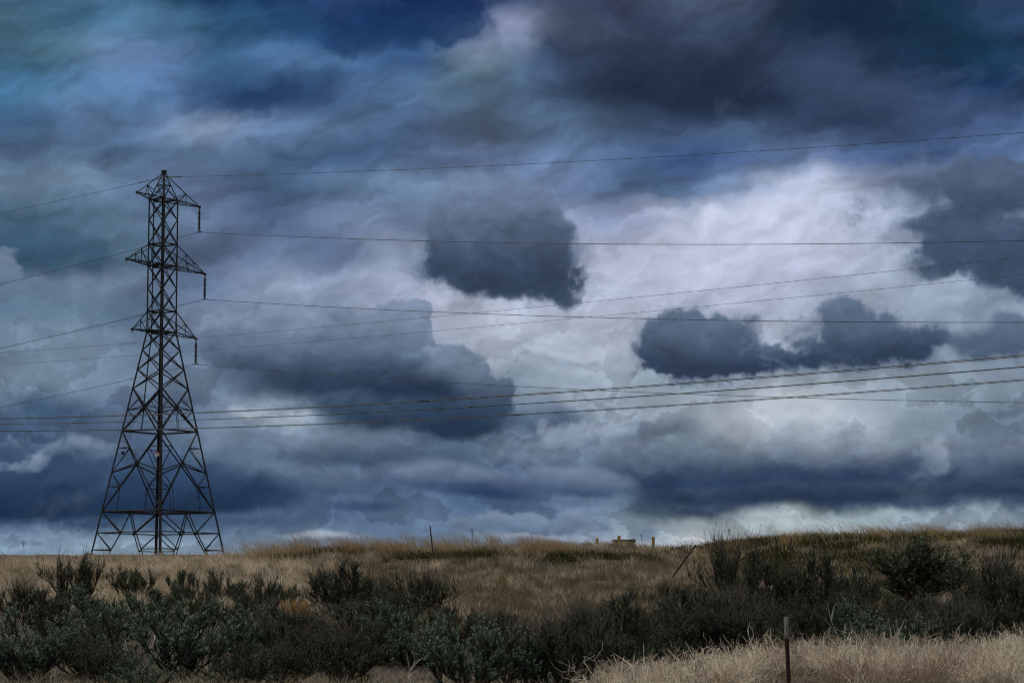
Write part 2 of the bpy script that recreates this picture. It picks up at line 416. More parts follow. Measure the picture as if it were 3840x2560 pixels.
    col = cloud(col, Pr, [(1482, 1228, 30, 15)], -0.008, 0.018, (112, 126, 152), (120, 134, 160), 1210, 1245, 0.85, 0.2)
    col = cloud(col, Pm, [(740, 1235, 90, 8), (1230, 1240, 90, 7)], -0.008, 0.012, (184, 190, 202), (184, 190, 202), 1220, 1250, 0.6, 0.1)
    return col


build_sky()

# ------------------------------------------------------------------ helpers: materials, meshes, tagging
def smooth(x, a, b):
    t = np.clip((x - a) / (b - a), 0, 1)
    return t * t * (3 - 2 * t)


def principled(name, base, rough=0.7, metal=0.0, spec=0.3):
    m = bpy.data.materials.new(name)
    m.use_nodes = True
    b = m.node_tree.nodes['Principled BSDF']
    b.inputs['Base Color'].default_value = tuple(base) + (1,)
    b.inputs['Roughness'].default_value = rough
    b.inputs['Metallic'].default_value = metal
    b.inputs['Specular IOR Level'].default_value = spec
    return m, NT(m.node_tree), b


def mottled(name, c0, c1, scale, rough=0.75, metal=0.0, spec=0.3, detail=5.0, lo=0.35, hi=0.65):
    """two real colours of one stuff, mixed by object-space noise"""
    m, N, b = principled(name, c0, rough, metal, spec)
    tc = m.node_tree.nodes.new('ShaderNodeTexCoord')
    f = N.noise(tc.outputs['Object'], scale, detail, 0.6, dims='3D')
    m.node_tree.links.new(N.mix(N.sm(f, lo, hi), tuple(c0), tuple(c1)), b.inputs['Base Color'])
    return m


def plant_mat(name, sheen=0.25, rough=0.75):
    """leaf or straw: colour from the plant's own tint, some light passes through"""
    m = bpy.data.materials.new(name)
    m.use_nodes = True
    t = m.node_tree
    t.nodes.clear()
    o = t.nodes.new('ShaderNodeOutputMaterial')
    a = t.nodes.new('ShaderNodeVertexColor')
    a.layer_name = 'tint'
    d = t.nodes.new('ShaderNodeBsdfDiffuse')
    tr = t.nodes.new('ShaderNodeBsdfTranslucent')
    mx = t.nodes.new('ShaderNodeMixShader')
    mx.inputs[0].default_value = sheen
    for s in (d, tr):
        t.links.new(a.outputs[0], s.inputs['Color'])
    t.links.new(d.outputs[0], mx.inputs[1])
    t.links.new(tr.outputs[0], mx.inputs[2])
    t.links.new(mx.outputs[0], o.inputs[0])
    return m


def mesh_np(name, verts, quads=None, tris=None, mat=None, tint=None, smooth_=False):
    me = bpy.data.meshes.new(name)
    verts = np.asarray(verts, np.float32)
    nq = 0 if quads is None else len(quads)
    nt = 0 if tris is None else len(tris)
    me.vertices.add(len(verts))
    me.vertices.foreach_set('co', verts.ravel())
    idx = []
    if nq:
        idx.append(np.asarray(quads, np.int32).ravel())
    if nt:
        idx.append(np.asarray(tris, np.int32).ravel())
    idx = np.concatenate(idx)
    me.loops.add(len(idx))
    me.loops.foreach_set('vertex_index', idx)
    starts = np.concatenate([np.arange(nq) * 4, nq * 4 + np.arange(nt) * 3]).astype(np.int32)
    me.polygons.add(nq + nt)
    me.polygons.foreach_set('loop_start', starts)
    if tint is not None:
        a = me.attributes.new('tint', 'FLOAT_COLOR', 'POINT')
        c = np.ones((len(verts), 4), np.float32)
        c[:, :3] = tint
        a.data.foreach_set('color', c.ravel())
    me.update(calc_edges=True)
    if smooth_:
        me.polygons.foreach_set('use_smooth', np.ones(nq + nt, bool))
    if mat:
        me.materials.append(mat)
    return me


def put(name, me, parent=None, loc=None):
    o = bpy.data.objects.new(name, me)
    COL.objects.link(o)
    if parent is not None:
        o.parent = parent
    if loc is not None:
        o.location = loc
    return o


def tag(o, label, cat, group=None):
    o['label'] = label
    o['category'] = cat
    if group:
        o['group'] = group
    return o


def thing(name, label, cat, loc=(0, 0, 0), group=None):
    return tag(put(name, None, None, loc), label, cat, group)


class Bars:
    """steel angles, tubes, boxes and turned shapes gathered into one mesh"""

    def __init__(self):
        self.v, self.f = [], []

    def ring_loft(self, rings, close=True, caps=True):
        b = len(self.v)
        n = len(rings[0])
        for r in rings:
            self.v += [tuple(p) for p in r]
        for k in range(len(rings) - 1):
            for i in range(n if close else n - 1):
                j = (i + 1) % n
                self.f.append((b + k * n + i, b + k * n + j, b + (k + 1) * n + j, b + (k + 1) * n + i))
        if caps:
            self.f.append(tuple(b + i for i in reversed(range(n))))
            self.f.append(tuple(b + (len(rings) - 1) * n + i for i in range(n)))

    def angle(self, p, q, s, out=None):
        """L-section steel angle from p to q, its heel turned to the outside"""
        p, q = Vector(p), Vector(q)
        s *= 1.12
        t = (q - p).normalized()
        out = Vector(out) if out is not None else Vector((0, -1, 0.1))
        n = out - t * out.dot(t)
        if n.length < 1e-4:
            n = t.orthogonal()
        n.normalize()
        m = t.cross(n)
        a, b = (n + m).normalized(), (n - m).normalized()
        th = max(0.012, s * 0.14)
        prof = [(0, 0), (s, 0), (s, th), (th, th), (th, s), (0, s)]
        o = (a + b) * (s * 0.25)
        self.ring_loft([[c + o - a * x - b * y for x, y in prof] for c in (p, q)])

    def tube(self, pts, r, n=6):
        pts = [Vector(p) for p in pts]
        rr = r if isinstance(r, (list, tuple)) else [r] * len(pts)
        t0 = (pts[1] - pts[0]).normalized()
        u = t0.orthogonal().normalized()
        rings = []
        for i, p in enumerate(pts):
            t = (pts[min(i + 1, len(pts) - 1)] - pts[max(i - 1, 0)]).normalized()
            u = (u - t * u.dot(t)).normalized()
            w = t.cross(u)
            rings.append([p + (u * math.cos(2 * math.pi * k / n) + w * math.sin(2 * math.pi * k / n)) * rr[i] for k in range(n)])
        self.ring_loft(rings)

    def box(self, c, size, rot=0.0):
        x, y, z = (s / 2 for s in size)
        M = Matrix.Rotation(rot, 3, 'Z')
        c = Vector(c)
        lo = [c + M @ Vector(p) for p in ((-x, -y, -z), (x, -y, -z), (x, y, -z), (-x, y, -z))]
        hi = [c + M @ Vector(p) for p in ((-x, -y, z), (x, -y, z), (x, y, z), (-x, y, z))]
        self.ring_loft([lo, hi])

    def lathe(self, c, prof, n=14):
        c = Vector(c)
        self.ring_loft([[c + Vector((r * math.cos(2 * math.pi * k / n), r * math.sin(2 * math.pi * k / n), z)) for k in range(n)] for r, z in prof])

    def build(self, name, mat, parent=None, loc=None, sm=False):
        me = bpy.data.meshes.new(name)
        me.from_pydata(self.v, [], self.f)
        me.update()
        if sm:
            me.polygons.foreach_set('use_smooth', np.ones(len(me.polygons), bool))
        me.materials.append(mat)
        return put(name, me, parent, loc)


# ------------------------------------------------------------------ terrain
PY_ = [-400, -60, 0, 15, 28, 35, 45, 60, 80, 100, 118, 150, 230, 260, 330, 600, 1200, 2500]
PZ_ = [-2.2, -1.9, -1.7, -1.32, -0.86, -0.70, -0.46, 0.06, 0.90, 1.85, 2.62, 3.25, 5.55, 5.9, 5.0, -4, -12, -20]
BX_ = [-60, -40, -25, -15, -12.5, -9.5, -4, 1, 5, 7.6, 8.9, 10.4, 12.5, 15, 19, 24, 40, 60]
BZ_ = [0.2, 0.1, 0.0, 0.0, 0.10, 0.44, 0.54, 0.54, 0.54, 0.42, 0.44, 0.76, 0.98, 1.10, 1.18, 1.26, 1.2, 0.9]


def cubic(x, xs, ys):
    """smooth monotone-ish interpolation (Catmull-Rom on uneven knots)"""
    xs, ys = np.asarray(xs, float), np.asarray(ys, float)
    m = np.gradient(ys, xs)
    x = np.clip(np.asarray(x, float), xs[0], xs[-1])
    i = np.clip(np.searchsorted(xs, x) - 1, 0, len(xs) - 2)
    h = xs[i + 1] - xs[i]
    t = (x - xs[i]) / h
    return ((2 * t ** 3 - 3 * t ** 2 + 1) * ys[i] + (t ** 3 - 2 * t ** 2 + t) * h * m[i]
            + (-2 * t ** 3 + 3 * t ** 2) * ys[i + 1] + (t ** 3 - t ** 2) * h * m[i + 1])


def ground(X, Y):
    X, Y = np.asarray(X, float), np.asarray(Y, float)
    z = np.interp(Y, PY_, PZ_) * 0.35 + cubic(Y, PY_, PZ_) * 0.65
    bump = cubic(X, BX_, BZ_) * smooth(Y, 82, 108) * (1 - 0.8 * smooth(Y, 128, 170))
    z = z + bump
    near = 1 - smooth(np.hypot(X, Y - 60), 120, 400)
    z = z + near * (0.10 * np.sin(X * 0.31 + 1.3 * np.sin(Y * 0.11)) * np.sin(Y * 0.23 + 0.7)
                    + 0.05 * np.sin(X * 0.83 + Y * 0.37) + 0.03 * np.sin(X * 1.7 - Y * 1.3 + 2.0))
    return z + EYE


def gz(X, Y):
    return float(ground(X, Y))


def hit(px, py, y0=24.0, y1=128.0):
    """where the line of sight through a photo pixel meets the ground"""
    ys = np.linspace(y0, y1, 1400)
    a = at(px, py, 1.0) - cam.location
    zz = EYE + a.z * ys
    below = ground(a.x * ys, ys) >= zz
    k = int(np.argmax(below)) if below.any() else len(ys) - 1
    return float(a.x * ys[k]), float(ys[k])


def build_ground():
    xs = np.concatenate([np.linspace(-2500, -160, 12), np.linspace(-120, -50, 24), np.linspace(-48, 48, 150), np.linspace(50, 120, 24), np.linspace(160, 2500, 12)])
    ys = np.concatenate([np.linspace(-400, 0, 16), np.linspace(4, 20, 9), np.linspace(21, 140, 180), np.linspace(144, 340, 40), np.linspace(380, 2500, 24)])
    X, Y = np.meshgrid(xs, ys)
    V = np.stack([X, Y, ground(X, Y)], -1).reshape(-1, 3)
    nx, ny = len(xs), len(ys)
    i = np.arange((ny - 1) * nx).reshape(ny - 1, nx)[:, :-1].ravel()
    Q = np.stack([i, i + 1, i + nx + 1, i + nx], -1)
    m, N, b = principled('dry_soil', (0.1, 0.08, 0.06), 0.95, spec=0.1)
    tc = m.node_tree.nodes.new('ShaderNodeTexCoord')
    g = tc.outputs['Object']
    n1 = N.noise(g, 0.35, 6, 0.6, dims='3D')
    n2 = N.noise(g, 9.0, 6, 0.65, dims='3D')
    c = N.mix(N.sm(n1, 0.35, 0.65), (0.085, 0.066, 0.046), (0.15, 0.115, 0.075))
    c = N.mix(N.sm(n2, 0.4, 0.7), c, (0.05, 0.042, 0.03))
    # dark leaf litter and the shade under the bushes, put into soil colour
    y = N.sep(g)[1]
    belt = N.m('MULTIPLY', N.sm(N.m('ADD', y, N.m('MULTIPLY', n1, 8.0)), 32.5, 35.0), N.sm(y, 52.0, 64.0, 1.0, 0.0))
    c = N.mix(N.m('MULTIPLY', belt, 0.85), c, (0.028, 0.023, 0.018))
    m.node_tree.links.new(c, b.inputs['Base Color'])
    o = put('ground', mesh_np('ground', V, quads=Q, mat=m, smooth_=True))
    o['kind'] = 'structure'
    tag(o, 'dry soil of the rising hillside under grass and sagebrush', 'ground')


build_ground()

# ------------------------------------------------------------------ the lattice tower
M_STEEL = mottled('weathered_steel', (0.012, 0.014, 0.017), (0.024, 0.026, 0.030), 1.6, rough=0.7, metal=0.0, spec=0.12)
M_INSUL = mottled('dark_glazed_porcelain', (0.022, 0.018, 0.016), (0.035, 0.028, 0.024), 3.0, rough=0.35, spec=0.5)
M_CONC = mottled('footing_concrete', (0.22, 0.21, 0.19), (0.32, 0.31, 0.28), 4.0, rough=0.9)
M_WIRE = mottled('dull_conductor', (0.016, 0.016, 0.016), (0.026, 0.026, 0.025), 0.7, rough=0.6, metal=0.3)
M_WIRE_PALE = mottled('weathered_conductor', (0.030, 0.029, 0.027), (0.045, 0.043, 0.039), 0.7, rough=0.6, metal=0.3)
M_SLEEVE = mottled('bright_splice', (0.55, 0.55, 0.54), (0.65, 0.65, 0.63), 3.0, rough=0.45, metal=0.4)

TY = 230.0
AXIS = at(592.4, 2062.0, TY)
AXIS.z = 0
ANG = R(55)
AV = Vector((math.cos(ANG), math.sin(ANG), 0))       # along the cross arms (right end is farther)
DV = Vector((math.sin(ANG), -math.cos(ANG), 0))      # along the line, towards the right and nearer


def zt(y):
    return at(600, y, TY).z


def half(z):
    zw, zb = zt(1246), zt(2062)
    hw, hb = 108 / 111.07, 477.2 / 111.07
    if z >= zw:
        return 106 / 111.07 + (hw - 106 / 111.07) * max(0.0, (zt(750) - z) / (zt(750) - zw))
    return hw + (hb - hw) * (zw - z) / (zw - zb)


SGN = {'left': (-1, -1), 'near': (-1, 1), 'right': (1, 1), 'far': (1, -1)}
RINGO = ['left', 'near', 'right', 'far']


def corner(n, z):
    h = half(z)
    a, d = SGN[n]
    return AXIS + AV * (a * h) + DV * (d * h) + Vector((0, 0, z))


def outdir(n):
    a, d = SGN[n]
    return AV * a + DV * d


def build_tower():
    T = thing('lattice_tower', 'tall dark steel lattice transmission tower with three pairs of arms on the ridge', 'pylon', (AXIS.x, AXIS.y, gz(AXIS.x, AXIS.y)))
    inv = -Vector(T.location)

    def add(bars, name, mat=M_STEEL, sm=False):
        return bars.build(name, mat, T, inv, sm)
    zs = {k: zt(v) for k, v in dict(apex=648, top=750, t1=824.5, a2u=916, a2l=997, t2=1082, a3u=1167, waist=1245,
                                    w1=1314, w2=1387, w3=1458, A=1539.5, B=1617.5, C=1773, D=1919, E=1998, F=2062).items()}
    # legs, one angle section each, down to their concrete footings
    for n in RINGO:
        b = Bars()
        c0 = corner(n, zs['F'])
        foot = corner(n, zs['F'] - 0.9)
        foot.z = min(foot.z, gz(foot.x, foot.y) + 0.12)
        b.angle(c0, foot, 0.17, outdir(n))
        b.angle(corner(n, zs['waist']), c0, 0.17, outdir(n))
        b.angle(corner(n, zs['top']), corner(n, zs['waist']), 0.15, outdir(n))
        leg = add(b, 'leg')
        f = Bars()
        f.lathe((foot.x, foot.y, gz(foot.x, foot.y)), [(0.32, -0.5), (0.32, 0.14), (0.28, 0.18)], 16)
        fo = f.build('footing', M_CONC, T, inv)
        fo.parent = leg
        fo.location = (0, 0, 0)
    faces = [(RINGO[i], RINGO[(i + 1) % 4]) for i in range(4)]

    def fdir(p, q):
        return outdir(p) + outdir(q)
    # slender upper body: crossed panels
    b = Bars()
    lv = ['top', 't1', 'a2u', 'a2l', 't2', 'a3u', 'waist', 'w1', 'w2', 'w3']
    for p, q in faces:
        o = fdir(p, q)
        for k in range(len(lv) - 1):
            z0, z1 = zs[lv[k]], zs[lv[k + 1]]
            b.angle(corner(p, z0), corner(q, z1), 0.085, o)
            b.angle(corner(q, z0), corner(p, z1), 0.075, o)
        for k in ('top', 'a2u', 'a2l', 'a3u', 'waist'):
            b.angle(corner(p, zs[k]), corner(q, zs[k]), 0.09, o)
        for k in ('t1', 't2'):
            pass
    for k in ('top', 'a2l', 'waist'):
        b.angle(corner('left', zs[k]), corner('right', zs[k]), 0.06)
        b.angle(corner('near', zs[k]), corner('far', zs[k]), 0.06)
    add(b, 'body_bracing')
    # flared base
    b = Bars()

    def mid(P, Q, t=0.5):
        return P.lerp(Q, t)

    def plate(c, size, o):
        g = Bars()
        g.box(c + o.normalized() * 0.03, size, math.atan2(o.y, o.x) + math.pi / 2)
        add(g, 'gusset_plate')
    for p, q in faces:
        o = fdir(p, q)
        P = {k: corner(p, zs[k]) for k in zs if zs[k] <= zs['w3'] + 1e-6}
        Q = {k: corner(q, zs[k]) for k in zs if zs[k] <= zs['w3'] + 1e-6}

        def cross(Pu, Qu, Pl, Ql):
            # where the two diagonals of a trapezoid meet
            wu, wl = (Qu - Pu).length, (Ql - Pl).length
            return Pu.lerp(Ql, wu / (wu + wl))
        # X panel w3..B with its centre near ring A
        c = cross(P['w3'], Q['w3'], P['B'], Q['B'])
        b.angle(P['w3'], Q['B'], 0.12, o)
        b.angle(Q['w3'], P['B'], 0.12, o)
        for S in (P, Q):
            b.angle(S['A'], c, 0.06, o)
            b.angle(S['A'], mid(S['w3'], c, 0.55), 0.05, o)
            b.angle(S['A'], mid(c, S['B'], 0.45), 0.05, o)
        b.angle(P['B'], Q['B'], 0.10, o)
        b.angle(c, mid(P['B'], Q['B'], 0.5), 0.055, o)
        plate(c, (0.30, 0.05, 0.34), o)
        # X panel B..D with centre near ring C
        c = cross(P['B'], Q['B'], P['D'], Q['D'])
        b.angle(P['B'], Q['D'], 0.10, o)
        b.angle(Q['B'], P['D'], 0.10, o)
        plate(c, (0.26, 0.05, 0.30), o)
        for S in (P, Q):
            b.angle(S['C'], c, 0.08, o)
            u = mid(S['B'], c, 0.52)
            lgu = corner(p if S is P else q, u.z)
            b.angle(lgu, u, 0.05, o)
            b.angle(u, S['C'], 0.06, o)
            l = mid(c, S['D'], 0.48)
            lgl = corner(p if S is P else q, l.z)
            b.angle(lgl, l, 0.05, o)
            b.angle(l, S['C'], 0.06, o)
            dm = mid(S['D'], (Q if S is P else P)['D'], 0.25)
            b.angle(l, dm, 0.045, o)
        # ring D and the portal below
        b.angle(P['D'], Q['D'], 0.11, o)
        m_ = mid(P['D'], Q['D'])
        for S, O in ((P, Q), (Q, P)):
            f = mid(S['F'], O['F'], 0.28)
            f2 = mid(S['E'], O['E'], 0.385)
            b.angle(m_, f2, 0.09, o)
            b.angle(f2, f, 0.09, o)
            lowf = f + (f - f2).normalized() * 0.8
            b.angle(f, lowf, 0.08, o)
            b.angle(S['D'], f2, 0.08, o)
            b.angle(S['E'], f, 0.07, o)
            b.angle(S['F'], f, 0.06, o)
            plate(f2, (0.22, 0.05, 0.26), o)
        b.angle(P['E'], Q['E'], 0.065, o)
    b.angle(corner('left', zs['D']), corner('right', zs['D']), 0.07)
    b.angle(corner('near', zs['D']), corner('far', zs['D']), 0.07)
    add(b, 'base_bracing')
    # peak for the earth wire
    b = Bars()
    apex = AXIS + Vector((0, 0, zs['apex']))
    tops = {n: corner(n, zs['top']) for n in RINGO}
    for n in RINGO:
        b.angle(apex + outdir(n) * 0.06, tops[n], 0.11, outdir(n))
    mids = {n: apex.lerp(tops[n], 0.47) for n in RINGO}
    hi_ = {n: apex.lerp(tops[n], 0.2) for n in RINGO}
    for p, q in faces:
        o = fdir(p, q)
        b.angle(mids[p], mids[q], 0.06, o)
        b.angle(mids[p], tops[q], 0.055, o)
        b.angle(tops[p], mids[q], 0.055, o)
        b.angle(hi_[p], mids[q], 0.04, o)
    b.box(apex + Vector((0, 0, 0.05)), (0.42, 0.30, 0.30), ANG)
    b.box(apex + AV * 0.1 + Vector((0, 0, 0.2)), (0.30, 0.24, 0.12), ANG)
    add(b, 'peak')
    # cross arms: tips found from where they stand in the picture
    tips = {}

    def tip_len(px, s):
        lo, hi = 0.5, 9.0
        for _ in range(40):
            L = (lo + hi) / 2
            pt = AXIS + AV * (s * L)
            X = 1920 + FPX * pt.x / pt.y
            if (X < px) == (s > 0):
                lo = L
            else:
                hi = L
        return (lo + hi) / 2
    arms = [('apex', 'top', 495.7, 733.2, 721.2, 776.3), ('a2u', 'a2l', 460.5, 758.0, 970.9, 1028.0), ('a3u', 'waist', 486.2, 727.6, 1234.2, 1269.9)]
    for k, (up, lo, xl, xr, yl, yr) in enumerate(arms):
        for s, px, py in ((-1, xl, yl), (1, xr, yr)):
            L = tip_len(px * 1.0, s)
            tip = AXIS + AV * (s * L)
            tip.z = at(px, py, tip.y).z
            side = ['left', 'near'] if s < 0 else ['far', 'right']
            b = Bars()
            lows = [corner(n, zs[lo]) for n in side]
            ups = [apex.copy()] if up == 'apex' else [corner(n, zs[up]) for n in side]
            for c in lows:
                b.angle(tip, c, 0.11, (0, 0, -1))
            for c in ups:
                b.angle(tip + Vector((0, 0, 0.03)), c, 0.085, (0, 0, 1))
            # web of the arm
            st = (0.40, 0.68) if k == 1 else ((0.62,) if k == 0 else (0.55,))
            for i, c in enumerate(lows):
                c_up = ups[min(i, len(ups) - 1)]
                prev = c
                for j, t in enumerate(sorted(st, reverse=True)):
                    lowp = tip.lerp(c, t)
                    upp = tip.lerp(c_up, t if up != 'apex' else t * 0.62)
                    b.angle(lowp, upp, 0.045)
                    b.angle(upp, prev, 0.045)
                    prev = lowp
            # plan bracing in the bottom
            for t0, t1 in ((0.35, 0.7), (0.7, 1.0)):
                b.angle(tip.lerp(lows[0], t0), tip.lerp(lows[1], t1), 0.05, (0, 0, -1))
                b.angle(tip.lerp(lows[0], t1), tip.lerp(lows[1], t1), 0.05, (0, 0, -1))
            b.angle(lows[0], lows[1], 0.09, (0, 0, -1))
            b.box(tip, (0.26, 0.18, 0.2), ANG)
            b.tube([tip, tip - Vector((0, 0, 0.28))], 0.045, 6)
            add(b, 'cross_arm')
            tips[(k, s)] = tip
    # climbing rail with step bolts on the face turned left
    b = Bars()
    pts = []
    for k, t in (('top', 0.36), ('waist', 0.36), ('A', 0.5)):
        pts.append(corner('left', zs[k]).lerp(corner('far', zs[k]), t) + (outdir('left') + outdir('far')).normalized() * 0.05)
    b.angle(pts[0], pts[1], 0.07)
    b.angle(pts[1], pts[2], 0.07)
    for a_, c_ in ((pts[0], pts[1]), (pts[1], pts[2])):
        n = int((a_ - c_).length / 1.9)
        for i in range(1, n):
            s0 = a_.lerp(c_, i / n)
            b.tube([s0, s0 + Vector((-0.24, 0.05, 0))], 0.014, 5)
    for k in ('top', 'a2u', 'a2l', 'a3u', 'waist'):
        z = zs[k] - 0.12
        s0 = pts[0].lerp(pts[1], (zs['top'] - z) / (zs['top'] - zs['waist']))
        b.box(s0 + Vector((0.28, 0, 0)), (0.55, 0.10, 0.10))
    add(b, 'climbing_rail')
    # warning plates on the legs
    M_SIGN, N, bs = principled('warning_plate', (0.7, 0.68, 0.66), 0.5)
    tc = M_SIGN.node_tree.nodes.new('ShaderNodeTexCoord')
    g = N.sep(tc.outputs['Generated'])
    M_SIGN.node_tree.links.new(N.mix(N.sm(g[2], 0.56, 0.6), (0.62, 0.58, 0.56), (0.42, 0.10, 0.07)), bs.inputs['Base Color'])
    for n, off in (('far', -0.05), ('right', -0.45)):
        z = zt(1692 if n == 'far' else 1700)
        c = corner(n, z) + Vector((off, -0.25, 0))
        sb = Bars()
        sb.box(c, (0.36 if n == 'far' else 0.3, 0.02, 0.42 if n == 'far' else 0.2))
        add(sb, 'warning_plate', M_SIGN)
    sb = Bars()
    c = corner('left', zt(1700)) + Vector((0.62, -0.1, 0))
    sb.box(c, (0.3, 0.12, 0.26))
    add(sb, 'marker_box')
    return tips, apex


TIPS, APEX = build_tower()


# ------------------------------------------------------------------ insulator strings
def build_insulators():
    ys = (870.0, 1122.0, 1366.0)
    words = ('topmost', 'middle', 'lowest')
    lens = [TIPS[(k, 1)].z - at(730, ys[k], TIPS[(k, 1)].y).z for k in range(3)]
    L = sum(lens) / 3
    ends = []
    root0 = None
    for k in range(3):
        tip = TIPS[(k, 1)]
        lab = f'string of dark insulator discs hanging from the {words[k]} right arm of the tower'
        if root0 is None:
            r = root0 = thing('insulator_string', lab, 'insulator', tip, 'insulator strings on the tower')
            b = Bars()
            b.tube([(0, 0, 0.02), (0, 0, -0.34)], 0.035, 8)
            b.box((0, 0, -0.3), (0.10, 0.10, 0.10))
            b.build('hanger', M_STEEL, r)
            b = Bars()
            n = 16
            z0, z1 = -0.36, -(L - 0.14)
            step = (z0 - z1) / n
            prof = []
            for i in range(n):
                z = z0 - i * step
                prof += [(0.07, z), (0.09, z - step * 0.35), (0.155, z - step * 0.55), (0.15, z - step * 0.75), (0.08, z - step * 0.85)]
            prof.append((0.04, z1))
            b.lathe((0, 0, 0), prof, 14)
            b.build('disc_stack', M_INSUL, r, sm=False)
            b = Bars()
            b.tube([(0, 0, -(L - 0.16)), (0, 0, -L)], 0.04, 8)
            b.tube([tuple(DV * -0.35 + Vector((0, 0, -L - 0.02))), (0, 0, -L + 0.03), tuple(DV * 0.35 + Vector((0, 0, -L - 0.02)))], 0.05, 8)
            b.build('clamp', M_STEEL, r)
        else:
            r = root0.copy()
            COL.objects.link(r)
            r.location = tip
            r['label'] = lab
            for ch in list(root0.children):
                c = ch.copy()
                c.parent = r
                COL.objects.link(c)
        ends.append(tip - Vector((0, 0, L)))
    return ends


CLAMPS = build_insulators()


# ------------------------------------------------------------------ wires
def on_plane(px, P0, D):
    """distance along direction D from P0 at which the vertical plane is seen at photo column px"""
    k = (px - 1920.0) / FPX * 1.0
    # x/y of the view ray with the pitch taken out is close enough for these low rows; refine by iteration
    s = (k * P0.y - P0.x) / (D.x - k * D.y)
    return s


def solve_pt(px, py, P0, D):
    s = on_plane(px, P0, D)
    for _ in range(12):
        Y = P0.y + D.y * s
        w = at(px, py, Y)
        k = w.x / w.y
        s = (k * P0.y - P0.x) / (D.x - k * D.y)
    Y = P0.y + D.y * s
    return s, at(px, py, Y).z


def quad(pts):
    (s0, z0), (s1, z1), (s2, z2) = pts
    A = np.array([[s0 * s0, s0, 1], [s1 * s1, s1, 1], [s2 * s2, s2, 1]])
    return np.linalg.solve(A, np.array([z0, z1, z2]))


def curve_pts(P0, D, q, s0, s1, n=60):
    return [P0 + D * s + Vector((0, 0, q[0] * s * s + q[1] * s + q[2] - P0.z)) for s in np.linspace(s0, s1, n)]


